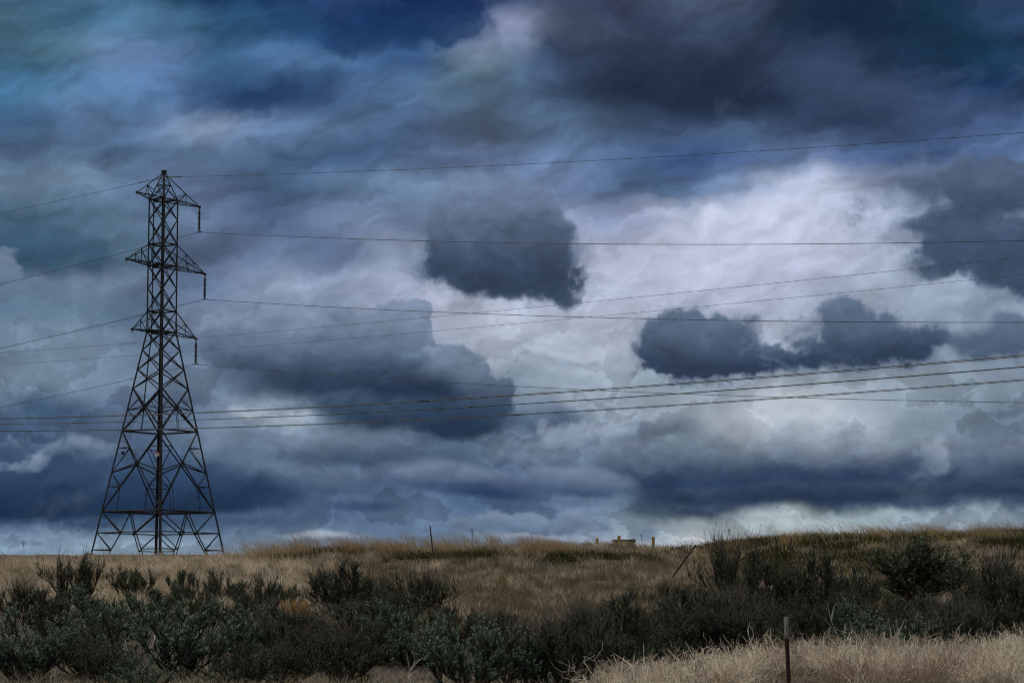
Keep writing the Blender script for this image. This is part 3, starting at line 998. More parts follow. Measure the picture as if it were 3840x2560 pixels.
def build_lines():
    # the tower's own line: an earth wire at the peak and three conductors on the insulators
    jobs = [('earth_wire', 'thin earth wire running from the peak of the lattice tower', APEX - Vector((0, 0, 0.42)), (2194, 604), (3840, 497), (0, 800), 0.020),
            ('conductor', 'conductor hung from the topmost insulator string of the tower', CLAMPS[0], (2560, 916.4), (3840, 902), (0, 1066), 0.026),
            ('conductor', 'conductor hung from the middle insulator string of the tower', CLAMPS[1], (2560, 1198), (3840, 1208), (0, 1306), 0.026),
            ('conductor', 'conductor hung from the lowest insulator string of the tower', CLAMPS[2], (2199, 1461), (3840, 1509), (0, 1528), 0.022)]
    for nm, lab, P0, m1, m2, ml, r in jobs:
        q = quad([(0.0, P0.z), solve_pt(*m1, P0, DV), solve_pt(*m2, P0, DV)])
        right = curve_pts(P0, DV, q, 0, 190, 90)
        sl, zl = solve_pt(*ml, P0, DV)
        c = max(q[0], 0.0003)
        b_ = (zl - P0.z - c * sl * sl) / sl
        left = curve_pts(P0, DV, (c, b_, P0.z), -170, 0, 60)
        b = Bars()
        b.tube(left + right[1:], r, 6)
        if nm == 'earth_wire':
            pr = curve_pts(P0, DV, q, 0.2, 2.2, 4)
            b.tube(pr, 0.05, 6)
            pl = curve_pts(P0, DV, (c, b_, P0.z), -3.4, -0.2, 4)
            b.tube(pl, 0.035, 6)
            b.tube([APEX, P0], 0.04, 6)
        o = b.build(nm, M_WIRE)
        tag(o, lab, 'power line', None if nm == 'earth_wire' else 'conductors hung from the lattice tower')
    # a second line crosses in front on poles outside the picture: two shield wires over three twin conductors
    ph = R(52)
    D2 = Vector((math.cos(ph), -math.sin(ph), 0))
    N2 = Vector((math.sin(ph), math.cos(ph), 0))
    B0 = at(3840, 1375, 90.0)
    B0.z = 0
    tri = [('twin_conductor', 'uppermost twin conductor of the line crossing low in front of the tower', -6.5, (0, 1569), (1592, 1503.6), (3840, 1333)),
           ('twin_conductor', 'middle twin conductor of the crossing line, seen as one thick wire with pale splices', 0.0, (0, 1589), (1768, 1525.5), (3840, 1375)),
           ('twin_conductor', 'lowest twin conductor of the line crossing low in front of the tower', 6.5, (0, 1615), (1934, 1554.7), (3840, 1424))]
    for nm, lab, w, p0, p1, p2 in tri:
        P0 = B0 + N2 * w
        pts = [solve_pt(*p, P0, D2) for p in (p0, p1, p2)]
        q = quad(pts)
        s0, s1 = pts[0][0] - 60, pts[2][0] + 45
        root = thing(nm, lab, 'power line', P0 + Vector((0, 0, 0)), 'twin conductors of the crossing line')
        inv = -Vector(root.location)
        off = N2 * 0.20 if w else N2 * 0.045
        for sg in (-1, 1):
            b = Bars()
            b.tube([p + off * sg for p in curve_pts(P0, D2, q, s0, s1, 120)], 0.014 if w else 0.017, 6)
            b.build('wire', M_WIRE_PALE, root, inv)
        sp = pts[1][0]
        c = curve_pts(P0, D2, q, sp, sp + 0.25, 2)
        b = Bars()
        b.tube([c[0] - off, c[0] + off], 0.016, 6)
        b.tube([c[0] - D2 * 0.14 + off, c[0] + D2 * 0.14 + off], 0.024, 6)
        b.tube([c[0] - D2 * 0.14 - off, c[0] + D2 * 0.14 - off], 0.024, 6)
        b.build('spacer', M_STEEL, root, inv)
        if w == 0.0:
            for px, py in ((813, 1568), (939, 1566)):
                ss, _ = solve_pt(px, py, P0, D2)
                b = Bars()
                b.tube([p + off * (1 if px < 900 else -1) for p in curve_pts(P0, D2, q, ss - 0.35, ss + 0.35, 3)], 0.024, 8)
                b.build('splice_sleeve', M_SLEEVE, root, inv)
    for lab, w, p0, p1, p2 in (('upper shield wire of the crossing line, passing behind the lowest tower arm', -3.4, (0, 1323), (1796, 1172), (3840, 963)),
                               ('lower shield wire of the crossing line, just under the lowest tower arm', 3.4, (0, 1367), (2204, 1189), (3840, 1029))):
        P0 = B0 + N2 * w
        pts = [solve_pt(*p, P0, D2) for p in (p0, p1, p2)]
        q = quad(pts)
        b = Bars()
        b.tube(curve_pts(P0, D2, q, pts[0][0] - 60, pts[2][0] + 45, 120), 0.008, 6)
        tag(b.build('shield_wire', M_WIRE_PALE), lab, 'power line', 'shield wires of the crossing line')


build_lines()


# ------------------------------------------------------------------ fence posts, bollards, vault, bird
def build_posts():
    def rust(name, pale):
        m, N, b = principled(name, (0.05, 0.02, 0.015), 0.8, metal=0.1)
        tc = m.node_tree.nodes.new('ShaderNodeTexCoord')
        n = N.noise(tc.outputs['Object'], 14.0, 6, 0.6, dims='3D')
        g = N.sep(tc.outputs['Generated'])[2]
        c = N.mix(N.sm(n, 0.35, 0.7), (0.030, 0.012, 0.010), (0.060, 0.026, 0.020))
        if pale:
            e = N.m('ADD', g, N.m('MULTIPLY', N.m('SUBTRACT', n, 0.5), 0.10))
            c2 = N.mix(N.sm(n, 0.4, 0.62), (0.30, 0.28, 0.28), (0.13, 0.115, 0.105))
            c = N.mix(N.sm(e, 0.80, 0.835), c, c2)
        m.node_tree.links.new(c, b.inputs['Base Color'])
        return m
    M_RUST = rust('rusty_steel', False)
    M_RUSTP = rust('rusty_steel_bare_top', True)
    M_CLIP = mottled('red_clip', (0.35, 0.03, 0.02), (0.25, 0.03, 0.02), 20.0)

    def tpost(label, px0, py0, px1, py1, Y, w, mat, spin=0.0, clip=None, deep=0.5, tilt_y=0.0):
        top, bot = at(px0, py0, Y + tilt_y), at(px1, py1, Y)
        ax = top - bot
        L = ax.length
        root = thing('fence_post', label, 'fence post', bot, 'steel fence posts')
        root.rotation_mode = 'QUATERNION'
        root.rotation_quaternion = ax.to_track_quat('Z', 'Y')
        b = Bars()
        f, th = w / 2, 0.006
        prof = [(-f, 0), (f, 0), (f, th), (th / 2, th), (th / 2, w * 0.9), (-th / 2, w * 0.9), (-th / 2, th), (-f, th)]
        M = Matrix.Rotation(spin, 3, 'Z')
        b.ring_loft([[M @ Vector((x, -y, z)) for x, y in prof] for z in (-deep, L)])
        n = int(L / 0.055)
        for i in range(n):
            z = L - 0.05 - i * 0.055
            c = M @ Vector((0, 0.006, 0))
            b.box((c.x, c.y, z), (w * 0.45, 0.014, 0.022), spin)
        b.build('shaft', mat, root)
        if clip:
            for z in clip:
                k = Bars()
                k.box((-0.03, -0.02, L * z), (0.06, 0.03, 0.05))
                k.build('clip', M_CLIP, root)
    tpost('straight rusty post with a red clip on the grassy crest, left of the bollards', 1614, 1970, 1627, 2090, 103.0, 0.048, M_RUST, 0.3, (0.66,))
    tpost('rusty steel post leaning far over to the right in the dry grass', 2608, 2040, 2508, 2178, 84.0, 0.055, M_RUST, 0.2)
    tpost('thin rusty post standing below the green crest among sagebrush on the right', 2966, 2014, 2960, 2110, 92.0, 0.045, M_RUST, 0.5)
    tpost('nearest fence post, rusty with a bare grey top, in the pale dry brush', 2950, 2310, 2963, 2590, 28.0, 0.046, M_RUSTP, 0.55, None, 0.45)
    # bollards
    M_YEL = mottled('chalky_yellow_paint', (0.25, 0.185, 0.016), (0.16, 0.12, 0.016), 6.0, rough=0.7)
    M_YCAP = mottled('faded_yellow_cap', (0.36, 0.28, 0.04), (0.26, 0.20, 0.03), 9.0, rough=0.7)
    first = None
    for lab, px, pt, Y in (('yellow steel bollard standing alone left of the dark timber vault', 2239, 2017, 131.0),
                           ('yellow steel bollard right in front of the dark timber vault', 2321.5, 2008, 129.0),
                           ('yellow steel bollard standing alone right of the dark timber vault', 2449.5, 2012, 131.0)):
        top = at(px, pt, Y)
        if first is None:
            r = first = thing('bollard', lab, 'bollard', top, 'yellow bollards on the crest')
            b = Bars()
            b.lathe((0, 0, 0), [(0.083, -1.5), (0.083, -0.02)], 18)
            b.build('pipe', M_YEL, r, sm=False)
            b = Bars()
            b.lathe((0, 0, 0), [(0.086, -0.02), (0.086, -0.006), (0.06, 0.008), (0.01, 0.014)], 18)
            b.build('cap', M_YCAP, r)
        else:
            r = first.copy()
            COL.objects.link(r)
            r.location = top
            r['label'] = lab
            for ch in list(first.children):
                c = ch.copy()
                c.parent = r
                COL.objects.link(c)
    # timber vault between them
    M_TIM = mottled('grey_weathered_timber', (0.055, 0.045, 0.036), (0.10, 0.075, 0.055), 5.0, rough=0.9)
    M_TIMD = mottled('dark_timber_lid', (0.028, 0.026, 0.026), (0.045, 0.04, 0.038), 5.0, rough=0.85)
    Y = 132.0
    l, r_ = at(2298, 2021, Y), at(2388, 2021, Y)
    w = (r_ - l).length
    c = (l + r_) / 2
    rt = thing('timber_vault', 'low dark timber vault with a flat lid between the yellow bollards', 'vault', (c.x, c.y + 0.4, gz(c.x, c.y)))
    H = c.z - rt.location.z
    rz = R(-24)
    sx = w / (math.cos(rz) + 0.55 * abs(math.sin(rz)))
    sy = sx * 0.55
    n = 5
    for i in range(n):
        b = Bars()
        hh = (H - 0.07) / n
        k = 0.012 if i % 2 else 0.0
        b.box((0, 0, hh * (i + 0.5)), (sx - 0.05 - k, sy - 0.05 - k, hh - 0.012), rz)
        b.build('course', M_TIM, rt)
    b = Bars()
    b.box((0, 0, H - 0.035), (sx, sy, 0.07), rz)
    b.build('lid', M_TIMD, rt)
    b = Bars()
    b.lathe((sx * 0.42, -0.1, H), [(0.03, 0), (0.03, 0.04), (0.015, 0.06)], 10)
    b.build('knob', M_TIMD, rt)
    # a far bird
    p = at(1867, 128, 420.0)
    M_BIRD = mottled('dark_feathers', (0.02, 0.02, 0.022), (0.035, 0.035, 0.035), 8.0)
    b = Bars()
    b.tube([(-0.16, 0, 0), (-0.08, 0, 0.01), (0.04, 0, 0.01), (0.13, 0, 0.02), (0.18, 0, 0.015)], [0.012, 0.04, 0.05, 0.03, 0.006], 8)
    bird = b.build('bird', M_BIRD, None, p)
    tag(bird, 'tiny dark bird gliding before the pale cloud at the top', 'bird')
    for s in (-1, 1):
        wv = [(0.06, 0.03 * s, 0.02), (0.07, 0.22 * s, 0.07), (-0.02, 0.42 * s, 0.05), (-0.06, 0.22 * s, 0.06), (-0.06, 0.03 * s, 0.02)]
        up = [(x, y, z + 0.012) for x, y, z in wv]
        wb = Bars()
        wb.ring_loft([wv, up])
        wb.build('wing', M_BIRD, bird)
    bird.rotation_euler = (R(8), 0, R(70))


build_posts()


# ------------------------------------------------------------------ vegetation
RNG = np.random.default_rng(7)
M_STRAW = plant_mat('dry_straw', 0.30)
M_LEAF = plant_mat('sage_leaf', 0.18)
M_WOOD = plant_mat('sage_wood', 0.0)


def ribbons(base, lean, height, width, curl, tint, tipw=0.0, az=None, shade=None):
    """one bent blade per row: 5 points, a quad and a tri"""
    n = len(base)
    az = RNG.uniform(0, math.pi, n) if az is None else az
    wv = np.stack([np.cos(az), np.sin(az), np.zeros(n)], -1) * (width * 0.5)[:, None]
    up = np.zeros((n, 3))
    up[:, 2] = 1
    mid = base + (up + lean * 0.6) * (height * 0.55)[:, None]
    tip = base + (up * (1 - 0.25 * curl[:, None]) + lean * (1.0 + curl[:, None])) * height[:, None]
    V = np.stack([base - wv, base + wv, mid - wv * 0.75, mid + wv * 0.75, tip], 1).reshape(-1, 3)
    i = np.arange(n) * 5
    Q = np.stack([i, i + 1, i + 3, i + 2], -1)
    T = np.stack([i + 2, i + 3, i + 4], -1)
    C = np.repeat(tint, 5, axis=0)
    return V, Q, T, C


def join(parts):
    V, Q, T, C, o = [], [], [], [], 0
    for v, q, t, c in parts:
        V.append(v)
        C.append(c)
        if q is not None and len(q):
            Q.append(q + o)
        if t is not None and len(t):
            T.append(t + o)
        o += len(v)
    return np.concatenate(V), (np.concatenate(Q) if Q else None), (np.concatenate(T) if T else None), np.concatenate(C)


def vnoise(x, y, seed):
    """smooth value noise on the ground, 0..1"""
    r = np.random.default_rng(seed)
    tab = r.random((64, 64))
    xi, yi = np.floor(x).astype(int), np.floor(y).astype(int)
    fx, fy = x - xi, y - yi
    fx, fy = fx * fx * (3 - 2 * fx), fy * fy * (3 - 2 * fy)
    g = lambda a, b: tab[a % 64, b % 64]
    return (g(xi, yi) * (1 - fx) + g(xi + 1, yi) * fx) * (1 - fy) + (g(xi, yi + 1) * (1 - fx) + g(xi + 1, yi + 1) * fx) * fy


def fbm(x, y, seed, o=4):
    s, a, t = 0, 0.5, 0
    for k in range(o):
        s = s + a * vnoise(x * 2 ** k + 17 * k, y * 2 ** k + 5 * k, seed + k)
        t += a
        a *= 0.5
    return s / t


def patch(X, Y, lst):
    """soft membership of ground points in elliptical patches (x, y, rx, ry) metres, torn by noise"""
    f = np.zeros(len(X))
    nz = (fbm(X * 0.9, Y * 0.35, 40) - 0.5) * 1.6
    for cx, cy, rx, ry in lst:
        f = np.maximum(f, 1.2 - np.hypot((X - cx) / rx, (Y - cy) / ry) + nz * 0.8)
    return np.clip(f, 0, 1)


def spot(px, py, rx, ry):
    """a patch named by the photo place it was read from, as an ellipse on the ground"""
    x, y = hit(px * 3840 / 2352, py * 3840 / 2352, 24, 122)
    return (x, y - 1.5, rx, ry * 1.5)


GREEN = [spot(*a) for a in ((740, 1268, 2.6, 3.0), (690, 1272, 1.5, 2.0), (1060, 1276, 1.6, 2.5), (960, 1278, 1.2, 2.0), (1110, 1276, 1.2, 2.0), (1290, 1276, 1.4, 2.5), (1400, 1277, 2.2, 3.0),
                                  (1470, 1278, 1.2, 2.0), (1590, 1262, 1.5, 2.5), (1690, 1250, 2.0, 4.0), (1760, 1243, 2.0, 3.0), (1840, 1240, 1.8, 4.0), (1930, 1236, 1.6, 3.0), (1900, 1250, 1.2, 2.0),
                                  (2090, 1230, 1.6, 3.0), (2240, 1224, 2.0, 3.0), (2330, 1226, 2.0, 3.0), (2150, 1232, 1.0, 2.0), (2290, 1245, 1.4, 3.0), (1780, 1280, 1.6, 4.0), (2000, 1290, 2.0, 4.0), (20, 1272, 0.8, 2.0))]


def field_tint(X, Y):
    n = len(X)
    px = 1920 + FPX * X / Y
    a = fbm(X * 0.22, Y * 0.12, 11)
    b = fbm(X * 1.1, Y * 0.5, 21)
    pale = np.array([0.60, 0.49, 0.36])
    tan = np.array([0.43, 0.34, 0.23])
    drab = np.array([0.19, 0.155, 0.105])
    olive = np.array([0.25, 0.22, 0.075])
    ochre = np.array([0.31, 0.215, 0.085])
    c = np.repeat(tan[None], n, 0)
    L = 1 - smooth(X / Y, -0.10, -0.055)               # the paler stand of straw on the left slope
    c = c + (pale - c) * (L * smooth(a, 0.2, 0.6))[:, None]
    c = c + (drab - c) * ((1 - L) * (0.35 + 0.65 * smooth(a, 0.25, 0.55)))[:, None]
    Rr = smooth(X, 5.5, 11) * smooth(Y, 70, 96)        # greener bank on the right
    c = c + (olive - c) * (Rr * smooth(b, 0.35, 0.6))[:, None]
    c = c + (ochre - c) * (Rr * smooth(a, 0.5, 0.7) * 0.7)[:, None]
    Cc = (1 - L) * smooth(Y, 92, 112) * (1 - smooth(X, 5, 9))
    c = c + (np.array([0.33, 0.26, 0.165]) - c) * (Cc * 0.7)[:, None]
    f = fbm(X * 2.6, Y * 0.9, 29, 3)
    c *= (0.5 + 1.0 * b)[:, None] * (0.45 + 1.15 * smooth(f, 0.25, 0.75))[:, None]
    d = smooth(fbm(X * 0.5, Y * 0.22, 91), 0.46, 0.60) * (0.75 - 0.45 * L)
    c = c + (np.array([0.105, 0.090, 0.045]) - c) * d[:, None]
    c *= RNG.uniform(0.45, 1.35, (n, 1))
    c *= 1 + RNG.normal(0, 0.05, (n, 3))
    return np.clip(c, 0.01, 0.8)


def scatter(n, y0, y1, k=0.245, pad=2.0):
    Y = np.exp(RNG.uniform(math.log(y0), math.log(y1), n))
    X = RNG.uniform(-1, 1, n) * (k * Y + pad)
    return X, Y


def on_ground(X, Y, sink=0.03):
    return np.stack([X, Y, ground(X, Y) - sink], -1)


WIND = np.array([-0.34, -0.05, 0.0])


def build_grass():
    parts = []
    # the standing straw of the slope, in tufts
    nt_ = 26000
    X, Y = scatter(nt_, 40, 126)
    X = np.repeat(X, 11) + RNG.normal(0, 0.10, nt_ * 11)
    Y = np.repeat(Y, 11) + RNG.normal(0, 0.12, nt_ * 11)
    n = len(X)
    g = patch(X, Y, GREEN)
    clump = fbm(X * 0.6, Y * 0.35, 61)
    h = RNG.uniform(0.22, 0.50, n) * (0.35 + 0.7 * clump + 0.6 * fbm(X * 2.2, Y * 0.9, 64, 2))
    mound = smooth(X, 5, 10) * smooth(Y, 80, 98)
    h *= 1 - 0.40 * mound
    h *= 1 - 0.15 * smooth(Y, 100, 120)
    g2 = np.maximum(g, patch(X, Y + 2.5, GREEN))
    keep = RNG.random(n) > g2 * 0.85
    side = np.maximum(1 - smooth(X / Y, -0.06, -0.01), smooth(X / Y, 0.055, 0.09))
    keep &= RNG.random(n) < 1 - side * 0.93 * (1 - smooth(Y, 54, 66))     # little straw among the bushes
    keep &= RNG.random(n) < 0.35 + 0.9 * smooth(fbm(X * 0.9, Y * 0.45, 62), 0.3, 0.6)
    X, Y, h, clump = X[keep], Y[keep], h[keep], clump[keep]
    n = len(X)
    lean = WIND * (0.35 + 0.65 * smooth(Y, 90, 110))[:, None] + RNG.normal(0, 0.42, (n, 3)) * (1, 1, 0)
    parts.append(ribbons(on_ground(X, Y), lean, h, RNG.uniform(0.008, 0.016, n), RNG.uniform(0, 0.8, n), field_tint(X, Y)))
    # bunches that stand out of the sward: bleached, dark brown and olive
    m = 2600
    X, Y = scatter(m, 46, 118)
    sd = np.maximum(1 - smooth(X / Y, -0.06, -0.01), smooth(X / Y, 0.055, 0.09))
    kp = (RNG.random(m) < 1 - sd * (1 - smooth(Y, 54, 64))) & (patch(X, Y + 2, GREEN) < 0.3)
    X, Y = X[kp], Y[kp]
    m = len(X)
    pick = RNG.random(m)
    L = 1 - smooth(X / Y, -0.10, -0.05)
    c = np.where((pick < 0.35 + 0.3 * L)[:, None], np.array([0.60, 0.49, 0.35]), np.where((pick < 0.75)[:, None], np.array([0.10, 0.072, 0.045]), np.array([0.12, 0.115, 0.045])))
    per = 46
    hb = np.repeat(RNG.uniform(0.22, 0.5, m), per)
    c = np.repeat(c, per, 0) * RNG.uniform(0.6, 1.3, (m * per, 1))
    X = np.repeat(X, per) + RNG.normal(0, 0.13, m * per)
    Y = np.repeat(Y, per) + RNG.normal(0, 0.13, m * per)
    lean = WIND * 0.4 + RNG.normal(0, 0.5, (m * per, 3)) * (1, 1, 0)
    parts.append(ribbons(on_ground(X, Y), lean, hb * RNG.uniform(0.6, 1.15, m * per), RNG.uniform(0.008, 0.016, m * per), RNG.uniform(0, 0.8, m * per), c))
    # tall seeding stalks along the crest
    nt_ = 1500
    Y = RNG.uniform(101, 121, nt_)
    X = RNG.uniform(-28, 30, nt_)
    w = smooth(X, -15, -11.5) * (1 - 0.75 * smooth(X, 5.2, 8.0) * (1 - smooth(X, 12, 16)))
    w = np.clip(w * (0.35 + 1.1 * vnoise(X * 0.7, Y * 0.1, 77)), 0.32, 1)
    kp = RNG.random(nt_) < w
    X, Y = X[kp], Y[kp]
    X = np.repeat(X, 7) + RNG.normal(0, 0.16, len(X) * 7)
    Y = np.repeat(Y, 7) + RNG.normal(0, 0.16, len(Y) * 7)
    n = len(X)
    hh = RNG.uniform(0.55, 1.15, n) * np.where(X < -13, 0.7, 1.0) * np.where(RNG.random(n) < 0.07, 1.35, 1.0) * (1 - 0.25 * smooth(X, 8, 12)) * (1 - 0.5 * smooth(X, 1.5, 3) * (1 - smooth(X, 6.5, 8.5)))
    tint = np.array([0.34, 0.265, 0.17]) * RNG.uniform(0.55, 1.25, (n, 1))
    lean = np.array([-0.42, 0, 0]) + RNG.normal(0, 0.22, (n, 3)) * (1, 1, 0)
    parts.append(ribbons(on_ground(X, Y), lean, hh, RNG.uniform(0.012, 0.022, n), RNG.uniform(0, 0.6, n), tint))
    # bundles of long bent straw combed over the crest
    for (cx, cy, m, ang) in ((-6.6, 106, 260, -1.3), (-4.9, 106, 300, -1.5), (-10.6, 107, 180, -0.8), (-9.2, 106, 200, -1.1), (-2.6, 106, 200, -1.0), (1.0, 105, 240, -0.9),
                             (2.2, 104, 260, -1.2), (12.4, 107, 160, -0.7), (16.0, 107, 170, -0.8), (18.6, 106, 160, -0.9), (20.6, 106, 160, -0.6), (9.8, 108, 100, -0.6)):
        X = RNG.normal(cx, 0.38, m)
        Y = RNG.normal(cy, 0.6, m)
        lean = np.array([ang, -0.15, 0]) + RNG.normal(0, 0.25, (m, 3)) * (1, 1, 0)
        tint = np.array([0.36, 0.25, 0.12]) * RNG.uniform(0.6, 1.25, (m, 1))
        parts.append(ribbons(on_ground(X, Y), lean, RNG.uniform(0.5, 1.0, m), RNG.uniform(0.010, 0.018, m), RNG.uniform(0.1, 0.9, m), tint))
    V, Q, T, C = join(parts)
    o = put('dry_grass', mesh_np('dry_grass', V, Q, T, M_STRAW, C))
    o['kind'] = 'stuff'
    tag(o, 'dry straw coloured grass standing over the slope and leaning along the crest', 'grass')
    # low green growth on the crest
    parts = []
    nn = 150000
    X, Y = scatter(nn, 78, 124)
    g = patch(X, Y, GREEN)
    mound = smooth(X, 6, 10) * smooth(Y, 76, 96) * smooth(fbm(X * 0.7, Y * 0.3, 90), 0.42, 0.62) * 0.55
    kp = RNG.random(nn) < np.maximum(g, mound)
    X, Y = X[kp], Y[kp]
    n = len(X)
    lean = RNG.normal(0, 0.7, (n, 3)) * (1, 1, 0)
    t = RNG.random((n, 1))
    tint = (np.array([0.014, 0.019, 0.006]) * (1 - t) + np.array([0.060, 0.066, 0.018]) * t) * RNG.uniform(0.7, 1.2, (n, 1))
    h = RNG.uniform(0.15, 0.42, n) * (0.6 + 0.8 * fbm(X * 1.3, Y * 0.8, 33))
    parts.append(ribbons(on_ground(X, Y), lean, h, RNG.uniform(0.02, 0.045, n), RNG.uniform(0, 0.7, n), tint))
    V, Q, T, C = join(parts)
    o = put('green_weeds', mesh_np('green_weeds', V, Q, T, M_LEAF, C))
    o['kind'] = 'stuff'
    tag(o, 'low dark green growth in patches along the crest', 'ground cover')
    # short mixed grass at the foot of the slope
    parts = []
    nt_ = 15000
    X, Y = scatter(nt_, 26.0, 35)
    X = np.repeat(X, 8) + RNG.normal(0, 0.05, nt_ * 8)
    Y = np.repeat(Y, 8) + RNG.normal(0, 0.06, nt_ * 8)
    n = len(X)
    kp = ~((Y < 28.4) & (np.abs(X - 3.17) < 0.35)) & (RNG.random(n) < 0.12 + 0.6 * smooth(fbm(X * 1.4, Y * 0.8, 58), 0.35, 0.6))
    X, Y = X[kp], Y[kp]
    n = len(X)
    a = fbm(X * 0.8, Y * 0.5, 55)
    t = np.clip((a - 0.35) * 4, 0, 1)[:, None]
    tint = np.array([0.13, 0.135, 0.06]) * t + np.array([0.30, 0.25, 0.18]) * (1 - t)
    grey = (RNG.random((n, 1)) < 0.12)
    tint = np.where(grey, np.array([0.55, 0.51, 0.46]), tint) * RNG.uniform(0.3, 1.3, (n, 1))
    h = RNG.uniform(0.05, 0.15, n) * (0.5 + 1.0 * fbm(X * 0.9, Y * 0.6, 71)) * np.where(RNG.random(n) < 0.04, 2.2, 1.0)
    lean = RNG.normal(0, 0.45, (n, 3)) * (1, 1, 0) + WIND * 0.4
    parts.append(ribbons(on_ground(X, Y), lean, h, RNG.uniform(0.004, 0.008, n), RNG.uniform(0, 0.8, n), tint))
    m = 9000
    X, Y = scatter(m, 26.0, 33.5)
    kp = (X < 4.5) & ~((Y < 28.4) & (np.abs(X - 3.17) < 0.35))
    X, Y = X[kp], Y[kp]
    m = len(X)
    tint = np.where((RNG.random((m, 1)) < 0.4), np.array([0.52, 0.48, 0.43]), np.array([0.46, 0.36, 0.22])) * RNG.uniform(0.3, 1.15, (m, 1))
    parts.append(ribbons(on_ground(X, Y), RNG.normal(0, 0.8, (m, 3)) * (1, 1, 0), RNG.uniform(0.06, 0.30, m), RNG.uniform(0.005, 0.009, m), RNG.uniform(0, 0.9, m), tint))
    m = 30000      # fallen leaves and broken twigs on the soil
    X, Y = scatter(m, 26.0, 40)
    tint = np.array([0.20, 0.16, 0.12]) * RNG.uniform(0.2, 1.6, (m, 1))
    parts.append(ribbons(on_ground(X, Y, -0.01), RNG.normal(0, 2.5, (m, 3)) * (1, 1, 0), RNG.uniform(0.015, 0.05, m), RNG.uniform(0.008, 0.02, m), RNG.uniform(0, 0.9, m), tint))
    V, Q, T, C = join(parts)
    o = put('short_grass', mesh_np('short_grass', V, Q, T, M_STRAW, C))
    o['kind'] = 'stuff'
    tag(o, 'short mixed green and tan grass at the foot of the slope', 'grass')


build_grass()


def twig_mesh(P, W, tint):
    """P: (n, k, 3) polylines with widths W (n, k): two crossed strips each, tapering"""
    n, k, _ = P.shape
    az = RNG.uniform(0, math.pi, n)
    parts = []
    for da in (0.0,):
        wv = np.stack([np.cos(az + da), np.sin(az + da) * 0.6, np.full(n, 0.35)], -1)[:, None, :] * (W * 0.5)[:, :, None]
        V = np.stack([P - wv, P + wv], 2).reshape(-1, 3)
        i = (np.arange(n)[:, None] * (2 * k) + np.arange(k - 1)[None] * 2).ravel()
        Q = np.stack([i, i + 1, i + 3, i + 2], -1)
        parts.append((V, Q, None, np.repeat(tint, 2 * k, 0)))
    return join(parts)


def wander_twigs(base, dirs, length, k, jitter, droop=0.0):
    n = len(base)
    P = np.zeros((n, k, 3))
    P[:, 0] = base
    d = dirs / np.linalg.norm(dirs, axis=1, keepdims=True)
    step = (length / (k - 1))[:, None]
    for j in range(1, k):
        d = d + RNG.normal(0, jitter, (n, 3))
        d[:, 2] -= droop
        d /= np.linalg.norm(d, axis=1, keepdims=True)
        P[:, j] = P[:, j - 1] + d * step
    return P


def build_brush():
    """the bleached tangle of dead stems in the lower right"""
    # mounds of it over the ground where the photo shows them
    n = 5600
    Y = RNG.uniform(26, 41, n)
    X = RNG.uniform(0.2, 11.0, n)
    px = (1920 + FPX * X / Y) * 2352 / 3840
    edge = np.interp(px, [1300, 1340, 1420, 1560, 1700, 1780, 1850, 2000, 2120, 2230, 2300, 2400], [25, 26, 28, 29.5, 30, 33, 35, 33, 32, 34, 38.5, 39])
    kp = (Y < edge + (fbm(X * 1.2, Y * 1.2, 5) - 0.5) * 4) & (RNG.random(n) < 0.15 + 1.1 * smooth(fbm(X * 1.5, Y * 1.0, 19), 0.32, 0.55)) & (px > 1325 + (fbm(Y, X, 8) - 0.5) * 80)
    kp &= ~((Y < 29) & (np.abs(X - 3.17) < 0.42))     # open round the foot of the nearest post
    X, Y = X[kp], Y[kp]
    size = 0.38 + 0.60 * fbm(X * 1.1, Y * 0.9, 15)
    m = len(X)
    # main stems
    per = 8
    base = np.repeat(on_ground(X, Y, 0.02), per, 0) + RNG.normal(0, 0.06, (m * per, 3)) * (1, 1, 0)
    dirs = RNG.normal(0, 0.9, (m * per, 3))
    dirs[:, 2] = RNG.uniform(-0.15, 0.95, m * per)
    base[:, 2] += np.repeat(size, per) * RNG.uniform(0, 0.32, m * per)
    L = np.repeat(size, per) * RNG.uniform(0.25, 0.58, m * per)
    P1 = wander_twigs(base, dirs, L * 0.95, 6, 0.5, 0.0)
    hue = RNG.random((m * per, 1))
    t1 = (np.array([0.74, 0.61, 0.43]) * hue + np.array([0.64, 0.57, 0.47]) * (1 - hue)) * RNG.uniform(0.30, 1.3, (m * per, 1))
    big = fbm(base[:, 0] * 0.9, base[:, 1] * 0.9, 25)
    red = (smooth(big, 0.54, 0.68) * 0.7)[:, None]
    t1 = t1 * (1 - red) + np.array([0.12, 0.065, 0.035]) * red
    parts = [twig_mesh(P1, np.linspace(0.010, 0.005, 6)[None].repeat(len(P1), 0), t1)]
    # side twigs
    rep = 4
    src = np.repeat(np.arange(len(P1)), rep)
    j = RNG.integers(1, 6, len(src))
    b2 = P1[src, j]
    d2 = (P1[src, j] - P1[src, j - 1]) * 9 + RNG.normal(0, 0.75, (len(src), 3)) + (0, 0, 0.25)
    P2 = wander_twigs(b2, d2, RNG.uniform(0.06, 0.2, len(src)), 3, 0.5)
    parts.append(twig_mesh(P2, np.array([[0.0062, 0.005, 0.0036]]).repeat(len(P2), 0), t1[src] * RNG.uniform(0.8, 1.25, (len(src), 1))))
    V, Q, T, C = join(parts)
    o = put('dry_brush', mesh_np('dry_brush', V, Q, T, M_STRAW, np.clip(C, 0.01, 0.85)))
    o['kind'] = 'stuff'
    tag(o, 'bleached tangle of dead twiggy brush in the lower right foreground', 'dry brush')


build_brush()


